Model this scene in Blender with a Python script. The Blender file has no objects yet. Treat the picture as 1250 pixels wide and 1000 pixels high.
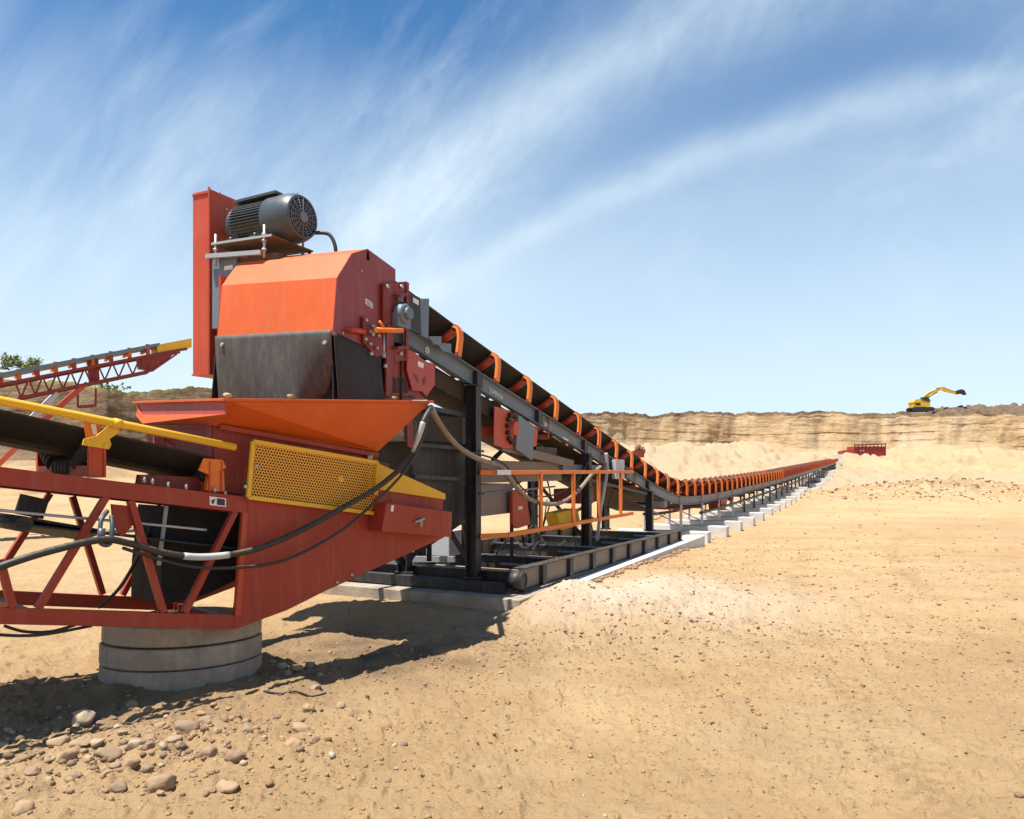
import bpy, math, random
import numpy as np
from mathutils import Vector, Matrix, geometry
random.seed(7); rng = np.random.RandomState(11)
sc = bpy.context.scene; col = sc.collection
R = math.radians
EYE = 1.62; F = 900.0; HY = 575.0
def W(px, py, Y): return Vector(((px-625)/F*Y, Y, EYE+(HY-py)/F*Y))
# ------------------------------------------------------------------ materials
MATS = {}
def nt(name):
    m = bpy.data.materials.new(name); m.use_nodes = True
    n = m.node_tree; b = n.nodes['Principled BSDF']
    return m, n, b
def N(n, t, **kw):
    x = n.nodes.new(t)
    for k, v in kw.items():
        if k.startswith('i_'):
            key = k[2:]
            key = int(key) if key.isdigit() else key.replace('_', ' ')
            x.inputs[key].default_value = v
        else: setattr(x, k, v)
    return x
def ramp(n, src, stops):
    r = n.nodes.new('ShaderNodeValToRGB'); n.links.new(src, r.inputs[0])
    e = r.color_ramp.elements
    while len(e) < len(stops): e.new(0.5)
    for k, (p, c) in enumerate(stops):
        e[k].position = p
        e[k].color = (c, c, c, 1) if isinstance(c, (int, float)) else (*c, 1)
    return r
def mixc(n, fac, a, b, mode='MIX'):
    m = n.nodes.new('ShaderNodeMix'); m.data_type = 'RGBA'; m.blend_type = mode
    for sock, v in ((0, fac), (6, a), (7, b)):
        if hasattr(v, 'links'): n.links.new(v, m.inputs[sock])
        elif isinstance(v, (int, float)): m.inputs[sock].default_value = v
        else: m.inputs[sock].default_value = (*v, 1)
    return m.outputs[2]
def math_(n, op, a, b=None, c=None):
    m = n.nodes.new('ShaderNodeMath'); m.operation = op
    for i, v in enumerate((a, b, c)):
        if v is None: continue
        if hasattr(v, 'links'): n.links.new(v, m.inputs[i])
        else: m.inputs[i].default_value = v
    return m.outputs[0]
DUST = (0.42, 0.29, 0.17)
def paint(name, c, rough=0.4, dust=0.35, metal=0.0, var=0.12, scr=0.0):
    m, n, b = nt(name)
    tc = N(n, 'ShaderNodeTexCoord'); g = N(n, 'ShaderNodeNewGeometry')
    n1 = N(n, 'ShaderNodeTexNoise', i_Scale=2.3, i_Detail=6.0); n.links.new(g.outputs['Position'], n1.inputs[0])
    n2 = N(n, 'ShaderNodeTexNoise', i_Scale=26.0, i_Detail=5.0, i_Roughness=0.7); n.links.new(g.outputs['Position'], n2.inputs[0])
    dk = tuple(x*(1-var*1.6) for x in c); lt = tuple(min(1, x*(1+var)+0.004) for x in c)
    base = mixc(n, n1.outputs[0], dk, lt)
    sx = N(n, 'ShaderNodeSeparateXYZ'); n.links.new(g.outputs['Normal'], sx.inputs[0])
    up = ramp(n, sx.outputs[2], [(0.35, 0.07), (0.95, 1.0)])
    dn = ramp(n, n2.outputs[0], [(0.42, 0.0), (0.75, 1.0)])
    lo = ramp(n, n1.outputs[0], [(0.3, 0.25), (0.7, 1.0)])
    f = math_(n, 'MULTIPLY', math_(n, 'MULTIPLY', up.outputs[0], dn.outputs[0]), math_(n, 'MULTIPLY', lo.outputs[0], dust))
    base = mixc(n, f, base, DUST)
    if name in ('orange', 'redorange', 'chassis_red', 'hood_shaded', 'yellow', 'dark_red', 'idler_orange', 'grey_steel', 'dark_steel', 'pink_red'):
        mp = N(n, 'ShaderNodeMapping'); mp.inputs['Scale'].default_value = (5, 5, 0.55); n.links.new(g.outputs['Position'], mp.inputs[0])
        nd = N(n, 'ShaderNodeTexNoise', i_Scale=2.2, i_Detail=8.0, i_Roughness=0.7); n.links.new(mp.outputs[0], nd.inputs[0])
        base = mixc(n, ramp(n, nd.outputs[0], [(0.5, 0.0), (0.8, 0.20)]).outputs[0], base, DUST)
        nc = N(n, 'ShaderNodeTexNoise', i_Scale=17.0, i_Detail=9.0, i_Roughness=0.78); n.links.new(g.outputs['Position'], nc.inputs[0])
        base = mixc(n, ramp(n, nc.outputs[0], [(0.66, 0.0), (0.70, 0.75)]).outputs[0], base, tuple(x*.35+.02 for x in c))
        sc2 = N(n, 'ShaderNodeMapping'); sc2.inputs['Scale'].default_value = (1.0, 1.0, 16); sc2.inputs['Rotation'].default_value = (.25, .3, .2); n.links.new(g.outputs['Position'], sc2.inputs[0])
        ns = N(n, 'ShaderNodeTexNoise', i_Scale=5.0, i_Detail=6.0, i_Roughness=0.8); n.links.new(sc2.outputs[0], ns.inputs[0])
        base = mixc(n, ramp(n, ns.outputs[0], [(0.70, 0.0), (0.74, 0.35)]).outputs[0], base, tuple(min(1, x*.6+.16) for x in c))
    if scr > 0:
        mp = N(n, 'ShaderNodeMapping'); mp.inputs['Scale'].default_value = (4, 4, 1.4); n.links.new(g.outputs['Position'], mp.inputs[0])
        n3 = N(n, 'ShaderNodeTexNoise', i_Scale=3.0, i_Detail=12.0, i_Roughness=0.78); n.links.new(mp.outputs[0], n3.inputs[0])
        s = ramp(n, n3.outputs[0], [(0.45, 0.0), (0.68, scr)])
        base = mixc(n, s.outputs[0], base, (0.34, 0.30, 0.26))
    n.links.new(base, b.inputs['Base Color'])
    rr = ramp(n, n2.outputs[0], [(0.3, rough), (0.8, min(1, rough+0.3))]); n.links.new(rr.outputs[0], b.inputs['Roughness'])
    b.inputs['Metallic'].default_value = metal
    bp = N(n, 'ShaderNodeBump', i_Strength=0.12, i_Distance=0.01); n.links.new(n2.outputs[0], bp.inputs['Height'])
    n.links.new(bp.outputs[0], b.inputs['Normal'])
    MATS[name] = m; return m
paint('orange', (0.60, 0.095, 0.008), 0.45, 0.22)
paint('redorange', (0.46, 0.052, 0.014), 0.42, 0.25)
paint('chassis_red', (0.31, 0.028, 0.010), 0.45, 0.35)
paint('dark_red', (0.20, 0.013, 0.009), 0.42, 0.3)
paint('pink_red', (0.42, 0.07, 0.06), 0.5, 0.3)
paint('idler_orange', (0.72, 0.17, 0.012), 0.4, 0.25)
paint('idler_far', (0.48, 0.066, 0.010), 0.45, 0.3)
paint('yellow', (0.78, 0.43, 0.015), 0.4, 0.35)
paint('grey_steel', (0.13, 0.17, 0.215), 0.42, 0.5)
paint('dark_steel', (0.012, 0.0145, 0.020), 0.45, 0.45)
paint('taupe', (0.23, 0.18, 0.14), 0.7, 0.6)
paint('motor_paint', (0.048, 0.060, 0.073), 0.32, 0.3)
paint('galv', (0.45, 0.46, 0.46), 0.45, 0.3, 0.6)
paint('rust', (0.16, 0.085, 0.045), 0.75, 0.4)
paint('black_rubber', (0.016, 0.015, 0.015), 0.6, 0.5)
paint('belt', (0.014, 0.013, 0.013), 0.6, 0.4)
paint('belt_dust', (0.07, 0.05, 0.034), 0.8, 0.6)
paint('flap', (0.055, 0.05, 0.046), 0.55, 0.5, scr=0.2)
paint('hood_shaded', (0.24, 0.026, 0.022), 0.3, 0.2)  # hood paint in a darker maroon, shade of the unlit side painted in
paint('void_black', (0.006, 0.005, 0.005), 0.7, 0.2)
paint('brown_dark', (0.035, 0.023, 0.014), 0.8, 0.4)
paint('cable', (0.022, 0.021, 0.021), 0.42, 0.7)
paint('white', (0.75, 0.74, 0.72), 0.5, 0.2)
paint('decal_dark', (0.03, 0.03, 0.03), 0.5, 0.2)
paint('box_grey', (0.42, 0.44, 0.46), 0.45, 0.4)
paint('exc_yellow', (0.72, 0.42, 0.02), 0.45, 0.3)
paint('glass', (0.02, 0.03, 0.04), 0.1, 0.1)
paint('far_red', (0.38, 0.045, 0.03), 0.5, 0.3)
paint('bark', (0.09, 0.07, 0.05), 0.9, 0.0)

def perforated():
    m, n, b = nt('perforated'); MATS['perforated'] = m
    uv = N(n, 'ShaderNodeUVMap')
    # hexagonal rows of round holes laid out in metres on the sheet
    sx = N(n, 'ShaderNodeSeparateXYZ'); n.links.new(uv.outputs[0], sx.inputs[0])
    P = 0.030
    v = math_(n, 'DIVIDE', sx.outputs[1], P*0.866); row = math_(n, 'FLOOR', v)
    off = math_(n, 'MULTIPLY', math_(n, 'MODULO', row, 2.0), 0.5)
    u = math_(n, 'ADD', math_(n, 'DIVIDE', sx.outputs[0], P), off)
    fu = math_(n, 'SUBTRACT', math_(n, 'FRACT', u), 0.5); fv = math_(n, 'MULTIPLY', math_(n, 'SUBTRACT', math_(n, 'FRACT', v), 0.5), 0.866)
    d = math_(n, 'SQRT', math_(n, 'ADD', math_(n, 'MULTIPLY', fu, fu), math_(n, 'MULTIPLY', fv, fv)))
    hole = math_(n, 'LESS_THAN', d, 0.335)
    b.inputs['Base Color'].default_value = (0.72, 0.36, 0.02, 1); b.inputs['Roughness'].default_value = 0.45
    inv = math_(n, 'SUBTRACT', 1.0, hole); n.links.new(inv, b.inputs['Alpha'])
perforated()

def concrete():
    m, n, b = nt('concrete'); MATS['concrete'] = m
    g = N(n, 'ShaderNodeNewGeometry')
    n1 = N(n, 'ShaderNodeTexNoise', i_Scale=3.0, i_Detail=8.0, i_Roughness=0.65); n.links.new(g.outputs['Position'], n1.inputs[0])
    mp = N(n, 'ShaderNodeMapping'); mp.inputs['Scale'].default_value = (9, 9, 1.6); n.links.new(g.outputs['Position'], mp.inputs[0])
    n3 = N(n, 'ShaderNodeTexNoise', i_Scale=1.5, i_Detail=6.0); n.links.new(mp.outputs[0], n3.inputs[0])
    n2 = N(n, 'ShaderNodeTexNoise', i_Scale=70.0, i_Detail=4.0); n.links.new(g.outputs['Position'], n2.inputs[0])
    c = ramp(n, n1.outputs[0], [(0.3, (0.26, 0.205, 0.15)), (0.7, (0.44, 0.37, 0.285))])
    st = ramp(n, n3.outputs[0], [(0.5, 0.0), (0.72, 0.5)])
    c2 = mixc(n, st.outputs[0], c.outputs[0], (0.20, 0.165, 0.13))
    n.links.new(c2, b.inputs['Base Color']); b.inputs['Roughness'].default_value = 0.9
    v = N(n, 'ShaderNodeTexVoronoi', i_Scale=38.0); n.links.new(g.outputs['Position'], v.inputs[0])
    pit = ramp(n, v.outputs['Distance'], [(0.05, 0.0), (0.18, 1.0)])
    h = mixc(n, 0.35, n2.outputs[0], pit.outputs[0])
    bp = N(n, 'ShaderNodeBump', i_Strength=1.0, i_Distance=0.02); n.links.new(h, bp.inputs['Height']); n.links.new(bp.outputs[0], b.inputs['Normal'])
concrete()
def white_concrete():
    m, n, b = nt('pale_concrete'); MATS['pale_concrete'] = m
    g = N(n, 'ShaderNodeNewGeometry')
    n1 = N(n, 'ShaderNodeTexNoise', i_Scale=2.0, i_Detail=8.0, i_Roughness=0.65); n.links.new(g.outputs['Position'], n1.inputs[0])
    c = ramp(n, n1.outputs[0], [(0.3, (0.50, 0.48, 0.44)), (0.7, (0.68, 0.66, 0.62))])
    n.links.new(c.outputs[0], b.inputs['Base Color']); b.inputs['Roughness'].default_value = 0.9
    bp = N(n, 'ShaderNodeBump', i_Strength=0.3, i_Distance=0.02); n.links.new(n1.outputs[0], bp.inputs['Height']); n.links.new(bp.outputs[0], b.inputs['Normal'])
white_concrete()

def stone():
    m, n, b = nt('stone'); MATS['stone'] = m
    g = N(n, 'ShaderNodeNewGeometry'); oi = N(n, 'ShaderNodeObjectInfo')
    n1 = N(n, 'ShaderNodeTexNoise', i_Scale=14.0, i_Detail=8.0, i_Roughness=0.7); n.links.new(g.outputs['Position'], n1.inputs[0])
    cA = ramp(n, oi.outputs['Random'], [(0.0, (0.24, 0.145, 0.075)), (0.3, (0.33, 0.215, 0.12)), (0.6, (0.19, 0.125, 0.08)), (0.8, (0.40, 0.31, 0.21)), (1.0, (0.30, 0.18, 0.085))])
    c2 = mixc(n, math_(n, 'MULTIPLY', n1.outputs[0], 0.5), cA.outputs[0], (0.34, 0.23, 0.13))
    sp = ramp(n, n1.outputs[0], [(0.28, 1.0), (0.42, 0.0)])
    c3 = mixc(n, math_(n, 'MULTIPLY', sp.outputs[0], 0.6), c2, (0.14, 0.085, 0.05))
    n.links.new(c3, b.inputs['Base Color']); b.inputs['Roughness'].default_value = 0.85
    n2 = N(n, 'ShaderNodeTexNoise', i_Scale=55.0, i_Detail=5.0); n.links.new(g.outputs['Position'], n2.inputs[0])
    bp = N(n, 'ShaderNodeBump', i_Strength=0.4, i_Distance=0.01); n.links.new(n2.outputs[0], bp.inputs['Height']); n.links.new(bp.outputs[0], b.inputs['Normal'])
stone()
def pebblemat():
    m, n, b = nt('pebble'); MATS['pebble'] = m
    g = N(n, 'ShaderNodeNewGeometry')
    c = ramp(n, g.outputs['Random Per Island'], [(0.0, (0.12, 0.07, 0.038)), (0.35, (0.24, 0.15, 0.08)), (0.6, (0.17, 0.115, 0.075)), (0.85, (0.33, 0.22, 0.125)), (1.0, (0.42, 0.33, 0.23))])
    n.links.new(c.outputs[0], b.inputs['Base Color']); b.inputs['Roughness'].default_value = 0.9
pebblemat()

def sand():
    m, n, b = nt('sand'); MATS['sand'] = m
    g = N(n, 'ShaderNodeNewGeometry'); P = g.outputs['Position']
    at = N(n, 'ShaderNodeVertexColor', layer_name='zone')
    sp = N(n, 'ShaderNodeSeparateColor'); n.links.new(at.outputs[0], sp.inputs[0])
    def noise(scale, det=6, rough=0.6, vec=P, dist=0.0):
        x = N(n, 'ShaderNodeTexNoise', i_Scale=scale, i_Detail=float(det), i_Roughness=rough, i_Distortion=dist); n.links.new(vec, x.inputs[0]); return x.outputs[0]
    c_big = noise(0.22, 7); big = c_big; mid = noise(1.4, 8, 0.65); fine = noise(11.0, 8, 0.75); grit = noise(75.0, 4, 0.8)
    c = ramp(n, big, [(0.35, (0.445, 0.282, 0.138)), (0.62, (0.52, 0.352, 0.188))]).outputs[0]
    c = mixc(n, ramp(n, mid, [(0.36, 0.4), (0.58, 0.0)]).outputs[0], c, (0.35, 0.215, 0.105))
    c = mixc(n, ramp(n, mid, [(0.54, 0.0), (0.78, 0.6)]).outputs[0], c, (0.48, 0.35, 0.21))
    # pale compacted haul-road bands, running across
    mp = N(n, 'ShaderNodeMapping'); mp.inputs['Scale'].default_value = (0.16, 0.42, 1); mp.inputs['Rotation'].default_value = (0, 0, -0.35); n.links.new(P, mp.inputs[0])
    tr = noise(1.0, 6, 0.6, mp.outputs[0], 0.6)
    c = mixc(n, ramp(n, tr, [(0.52, 0.0), (0.68, 0.55)]).outputs[0], c, (0.47, 0.34, 0.20))
    c = mixc(n, ramp(n, tr, [(0.34, 0.35), (0.46, 0.0)]).outputs[0], c, (0.34, 0.215, 0.105))
    # clods and grit, dark damp flecks
    fl = ramp(n, fine, [(0.34, 0.6), (0.44, 0.0)]).outputs[0]
    c = mixc(n, fl, c, (0.27, 0.155, 0.075))
    vo = N(n, 'ShaderNodeTexVoronoi', i_Scale=16.0); n.links.new(P, vo.inputs[0])
    spk = ramp(n, vo.outputs['Distance'], [(0.10, 1.0), (0.18, 0.0)]).outputs[0]
    vs = N(n, 'ShaderNodeSeparateColor'); n.links.new(vo.outputs['Color'], vs.inputs[0])
    c = mixc(n, math_(n, 'MULTIPLY', spk, ramp(n, vs.outputs[0], [(0.52, 0.0), (0.54, 0.85)]).outputs[0]), c, (0.20, 0.125, 0.075))
    c = mixc(n, math_(n, 'MULTIPLY', spk, ramp(n, vs.outputs[1], [(0.80, 0.0), (0.82, 0.8)]).outputs[0]), c, (0.62, 0.53, 0.42))
    vo2 = N(n, 'ShaderNodeTexVoronoi', i_Scale=5.5); vw = N(n, 'ShaderNodeTexNoise', i_Scale=30.0, i_Detail=3.0); n.links.new(P, vw.inputs[0])
    n.links.new(mixc(n, 0.06, P, vw.outputs['Color']), vo2.inputs[0])
    vs2 = N(n, 'ShaderNodeSeparateColor'); n.links.new(vo2.outputs['Color'], vs2.inputs[0])
    c = mixc(n, math_(n, 'MULTIPLY', ramp(n, vo2.outputs['Distance'], [(0.10, 1.0), (0.16, 0.0)]).outputs[0], ramp(n, vs2.outputs[0], [(0.70, 0.0), (0.72, 0.8)]).outputs[0]), c, (0.17, 0.10, 0.055))
    md2 = noise(3.6, 9, 0.8); c = mixc(n, ramp(n, md2, [(0.35, 0.5), (0.40, 0.0)]).outputs[0], c, (0.27, 0.165, 0.08))
    lg = noise(0.06, 9, 0.7); c = mixc(n, ramp(n, lg, [(0.38, 0.6), (0.5, 0.0)]).outputs[0], c, (0.34, 0.22, 0.115))
    c = mixc(n, math_(n, 'MULTIPLY', at.outputs['Alpha'], 0.75), c, (0.30, 0.185, 0.09))
    pxyz = N(n, 'ShaderNodeSeparateXYZ'); n.links.new(P, pxyz.inputs[0])
    # zones: R = pale washed sand, G = grass, B = brown earth, also shade painted on the ground by the machines
    c = mixc(n, math_(n, 'MULTIPLY', sp.outputs[0], ramp(n, mid, [(0.3, 0.55), (0.6, 1.0)]).outputs[0]), c, mixc(n, ramp(n, math_(n, 'MULTIPLY', pxyz.outputs[1], .02), [(0.4, 0.0), (0.8, 1.0)]).outputs[0], (0.57, 0.465, 0.345), (0.37, 0.28, 0.185)))
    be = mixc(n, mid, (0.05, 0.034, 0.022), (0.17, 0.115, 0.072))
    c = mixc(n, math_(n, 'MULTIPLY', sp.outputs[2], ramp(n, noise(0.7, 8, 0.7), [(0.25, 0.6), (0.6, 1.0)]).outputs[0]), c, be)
    gr = mixc(n, mid, (0.12, 0.115, 0.035), (0.26, 0.24, 0.09))
    c = mixc(n, math_(n, 'MULTIPLY', sp.outputs[1], ramp(n, noise(1.1, 8, 0.7), [(0.36, 0.0), (0.5, 1.0)]).outputs[0]), c, gr)
    n.links.new(c, b.inputs['Base Color']); b.inputs['Roughness'].default_value = 0.95; b.inputs['Specular IOR Level'].default_value = 0.15
    h = math_(n, 'ADD', math_(n, 'MULTIPLY', fine, 1.0), math_(n, 'MULTIPLY', grit, 0.35))
    h = math_(n, 'ADD', h, math_(n, 'MULTIPLY', spk, 0.35))
    bp = N(n, 'ShaderNodeBump', i_Strength=0.9, i_Distance=0.05); n.links.new(h, bp.inputs['Height'])
    h2 = math_(n, 'ADD', math_(n, 'MULTIPLY', mid, 0.6), math_(n, 'MULTIPLY', tr, 0.3))
    b2 = N(n, 'ShaderNodeBump', i_Strength=0.6, i_Distance=0.16); n.links.new(h2, b2.inputs['Height']); n.links.new(bp.outputs[0], b2.inputs['Normal'])
    n.links.new(b2.outputs[0], b.inputs['Normal'])
sand()

def cliffmat():
    m, n, b = nt('cliff'); MATS['cliff'] = m
    g = N(n, 'ShaderNodeNewGeometry'); P = g.outputs['Position']
    at = N(n, 'ShaderNodeVertexColor', layer_name='zone')
    sp = N(n, 'ShaderNodeSeparateColor'); n.links.new(at.outputs[0], sp.inputs[0])
    def noise(scale, det=6, rough=0.6, vec=P, dist=0.0):
        x = N(n, 'ShaderNodeTexNoise', i_Scale=scale, i_Detail=float(det), i_Roughness=rough, i_Distortion=dist); n.links.new(vec, x.inputs[0]); return x.outputs[0]
    mp = N(n, 'ShaderNodeMapping'); mp.inputs['Scale'].default_value = (0.03, 0.03, 0.5); n.links.new(P, mp.inputs[0])
    strata = noise(1.0, 8, 0.7, mp.outputs[0], 0.4)
    mp2 = N(n, 'ShaderNodeMapping'); mp2.inputs['Scale'].default_value = (0.16, 0.16, 0.03); n.links.new(P, mp2.inputs[0])
    gul = noise(1.0, 6, 0.6, mp2.outputs[0], 0.3)
    big = noise(0.07, 6); mid = noise(0.6, 8, 0.7)
    c = ramp(n, strata, [(0.3, (0.37, 0.245, 0.13)), (0.45, (0.42, 0.285, 0.158)), (0.6, (0.44, 0.305, 0.172)), (0.75, (0.38, 0.25, 0.132))]).outputs[0]
    c = mixc(n, ramp(n, gul, [(0.34, 0.3), (0.42, 0.0)]).outputs[0], c, (0.30, 0.19, 0.095))
    c = mixc(n, ramp(n, big, [(0.48, 0.0), (0.60, 0.8)]).outputs[0], c, (0.44, 0.335, 0.225))
    c = mixc(n, ramp(n, mid, [(0.28, 0.5), (0.38, 0.0)]).outputs[0], c, (0.22, 0.135, 0.07))
    fn_ = noise(2.6, 9, 0.75); c = mixc(n, ramp(n, fn_, [(0.32, 0.4), (0.42, 0.0)]).outputs[0], c, (0.29, 0.185, 0.10)); c = mixc(n, ramp(n, fn_, [(0.58, 0.0), (0.72, 0.5)]).outputs[0], c, (0.47, 0.36, 0.24))
    # thin dark seams between beds
    mp3 = N(n, 'ShaderNodeMapping'); mp3.inputs['Scale'].default_value = (0.06, 0.06, 1.1); n.links.new(P, mp3.inputs[0])
    seam = noise(1.3, 5, 0.6, mp3.outputs[0], 0.5)
    sd = math_(n, 'ABSOLUTE', math_(n, 'SUBTRACT', seam, 0.5))
    c = mixc(n, math_(n, 'MULTIPLY', ramp(n, sd, [(0.006, 0.95), (0.018, 0.0)]).outputs[0], ramp(n, mid, [(0.45, 0.0), (0.6, 1.0)]).outputs[0]), c, (0.16, 0.095, 0.05))
    c = mixc(n, sp.outputs[0], c, (0.36, 0.265, 0.165))
    be = mixc(n, ramp(n, mid, [(0.3, 0.0), (0.7, 1.0)]).outputs[0], (0.07, 0.045, 0.028), (0.27, 0.19, 0.115))
    c = mixc(n, sp.outputs[2], c, be)
    gr = mixc(n, mid, (0.13, 0.12, 0.035), (0.27, 0.25, 0.09))
    c = mixc(n, math_(n, 'MULTIPLY', sp.outputs[1], ramp(n, noise(0.5, 8, 0.7), [(0.38, 0.1), (0.55, 1.0)]).outputs[0]), c, gr)
    n.links.new(c, b.inputs['Base Color']); b.inputs['Roughness'].default_value = 0.97; b.inputs['Specular IOR Level'].default_value = 0.1
    h = math_(n, 'ADD', math_(n, 'MULTIPLY', mid, 1.0), math_(n, 'MULTIPLY', strata, 0.8))
    bp = N(n, 'ShaderNodeBump', i_Strength=0.8, i_Distance=0.6); n.links.new(h, bp.inputs['Height']); n.links.new(bp.outputs[0], b.inputs['Normal'])
cliffmat()
def soilmat():
    m, n, b = nt('soil'); MATS['soil'] = m
    g = N(n, 'ShaderNodeNewGeometry'); P = g.outputs['Position']
    x = N(n, 'ShaderNodeTexNoise', i_Scale=0.9, i_Detail=8.0, i_Roughness=0.75); n.links.new(P, x.inputs[0])
    c = ramp(n, x.outputs[0], [(0.3, (0.075, 0.045, 0.028)), (0.6, (0.17, 0.11, 0.068)), (0.75, (0.30, 0.21, 0.13))])
    n.links.new(c.outputs[0], b.inputs['Base Color']); b.inputs['Roughness'].default_value = 1.0
    bp = N(n, 'ShaderNodeBump', i_Strength=0.8, i_Distance=0.5); n.links.new(x.outputs[0], bp.inputs['Height']); n.links.new(bp.outputs[0], b.inputs['Normal'])
soilmat()
def leafmat():
    m, n, b = nt('leaf'); MATS['leaf'] = m
    g = N(n, 'ShaderNodeNewGeometry')
    c = ramp(n, g.outputs['Random Per Island'], [(0.0, (0.09, 0.12, 0.04)), (1.0, (0.22, 0.24, 0.10))])
    n.links.new(c.outputs[0], b.inputs['Base Color']); b.inputs['Roughness'].default_value = 0.7
leafmat()

# ------------------------------------------------------------------ object helpers
def tag(o, label=None, cat=None, group=None, kind=None):
    if label: o['label'] = label
    if cat: o['category'] = cat
    if group: o['group'] = group
    if kind: o['kind'] = kind
    return o
def empty(name, loc, label, cat, group=None):
    o = bpy.data.objects.new(name, None); o.location = loc; o.empty_display_size = 0.3
    col.objects.link(o); return tag(o, label, cat, group)
def wloc(o):
    v = Vector((0, 0, 0))
    while o: v = v+o.location; o = o.parent
    return v
Z = Vector((0, 0, 1))
class MB:
    def __init__(s): s.v = []; s.f = []; s.sm = []; s.mi = []; s.uv = {}; s.cur = 0
    def add(s, vs, fs, smooth=False):
        k = len(s.v); s.v += [Vector(p) for p in vs]
        for f in fs:
            s.f.append([k+i for i in f]); s.sm.append(smooth); s.mi.append(s.cur)
        return s
    def hexa(s, p):   # 8 points: 4 bottom, 4 top
        return s.add(p, [(3, 2, 1, 0), (4, 5, 6, 7), (0, 1, 5, 4), (1, 2, 6, 5), (2, 3, 7, 6), (3, 0, 4, 7)])
    def beam(s, a, b, w, h, up=Z, roll=None):
        a = Vector(a); b = Vector(b); d = (b-a).normalized()
        x = d.cross(up)
        if x.length < 1e-4: x = d.cross(Vector((1, 0, 0)))
        x.normalize(); y = x.cross(d).normalized(); x = x*w/2; y = y*h/2
        return s.hexa([a-x-y, a+x-y, b+x-y, b-x-y, a-x+y, a+x+y, b+x+y, b-x+y])
    def plate(s, pts, vec, hole=None):  # polygon extruded by vec
        pts = [Vector(p) for p in pts]; vec = Vector(vec); n = len(pts); k0 = 0
        loops = [pts]+([[Vector(p) for p in hole]] if hole else [])
        tris = geometry.tessellate_polygon(loops) if (hole or n > 4) else [tuple(range(n))]
        allp = [p for l in loops for p in l]; m = len(allp)
        fs = [tuple(t) for t in tris]+[tuple(m+i for i in reversed(t)) for t in tris]
        base = 0
        for l in loops:
            q = len(l)
            for i in range(q):
                j = (i+1) % q; fs.append((base+i, base+j, m+base+j, m+base+i))
            base += q
        s.add(allp+[p+vec for p in allp], fs); return s
    def tube(s, pts, r, n=10, cap=True, smooth=True):
        pts = [Vector(p) for p in pts]; rings = []; prev = None
        for i, p in enumerate(pts):
            d = (pts[min(i+1, len(pts)-1)]-pts[max(i-1, 0)]).normalized()
            if prev is None:
                x = d.cross(Z)
                if x.length < 1e-3: x = d.cross(Vector((1, 0, 0)))
            else: x = prev-d*prev.dot(d)
            x.normalize(); prev = x; y = d.cross(x)
            rr = r[i] if isinstance(r, (list, tuple)) else r
            rings.append([p+(x*math.cos(a)+y*math.sin(a))*rr for a in [2*math.pi*k/n for k in range(n)]])
        vs = [v for rg in rings for v in rg]; fs = []
        for i in range(len(pts)-1):
            for k in range(n):
                j = (k+1) % n; fs.append((i*n+k, i*n+j, (i+1)*n+j, (i+1)*n+k))
        s.add(vs, fs, smooth)
        if cap:
            k0 = len(s.v)-len(vs)
            s.f.append([k0+i for i in reversed(range(n))]); s.sm.append(False); s.mi.append(s.cur)
            s.f.append([k0+(len(pts)-1)*n+i for i in range(n)]); s.sm.append(False); s.mi.append(s.cur)
        return s
    def cyl(s, a, b, r, n=20): return s.tube([a, b], r, n)
    def torus(s, c, ax, R_, r, n=24, m=8):
        ax = Vector(ax).normalized(); x = ax.orthogonal().normalized(); y = ax.cross(x); c = Vector(c)
        vs = []; fs = []
        for i in range(n):
            a = 2*math.pi*i/n; d = x*math.cos(a)+y*math.sin(a)
            for j in range(m):
                b = 2*math.pi*j/m; vs.append(c+d*(R_+r*math.cos(b))+ax*r*math.sin(b))
        for i in range(n):
            for j in range(m):
                fs.append((i*m+j, ((i+1) % n)*m+j, ((i+1) % n)*m+(j+1) % m, i*m+(j+1) % m))
        return s.add(vs, fs, True)
    def build(s, name, mat, parent=None, bevel=0.0, loc=None, mats=None):
        me = bpy.data.meshes.new(name); off = wloc(parent) if parent else Vector(loc or (0, 0, 0))
        me.from_pydata([tuple(p-off) for p in s.v], [], s.f); me.update()
        me.polygons.foreach_set('use_smooth', s.sm)
        for mm in ([mat]+(mats or [])): me.materials.append(MATS[mm])
        if mats: me.polygons.foreach_set('material_index', s.mi)
        o = bpy.data.objects.new(name, me); col.objects.link(o)
        if parent: o.parent = parent
        else: o.location = off
        if bevel:
            md = o.modifiers.new('bevel', 'BEVEL'); md.width = bevel; md.segments = 2; md.limit_method = 'ANGLE'; md.angle_limit = R(40)
        return o
def spline(pts, n=8):
    pts = [Vector(p) for p in pts]; out = []
    for i in range(len(pts)-1):
        p0 = pts[max(i-1, 0)]; p1 = pts[i]; p2 = pts[i+1]; p3 = pts[min(i+2, len(pts)-1)]
        for k in range(n):
            t = k/n; out.append(0.5*((2*p1)+(p2-p0)*t+(2*p0-5*p1+4*p2-p3)*t*t+(3*p1-p0-3*p2+p3)*t**3))
    out.append(pts[-1]); return out

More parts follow.
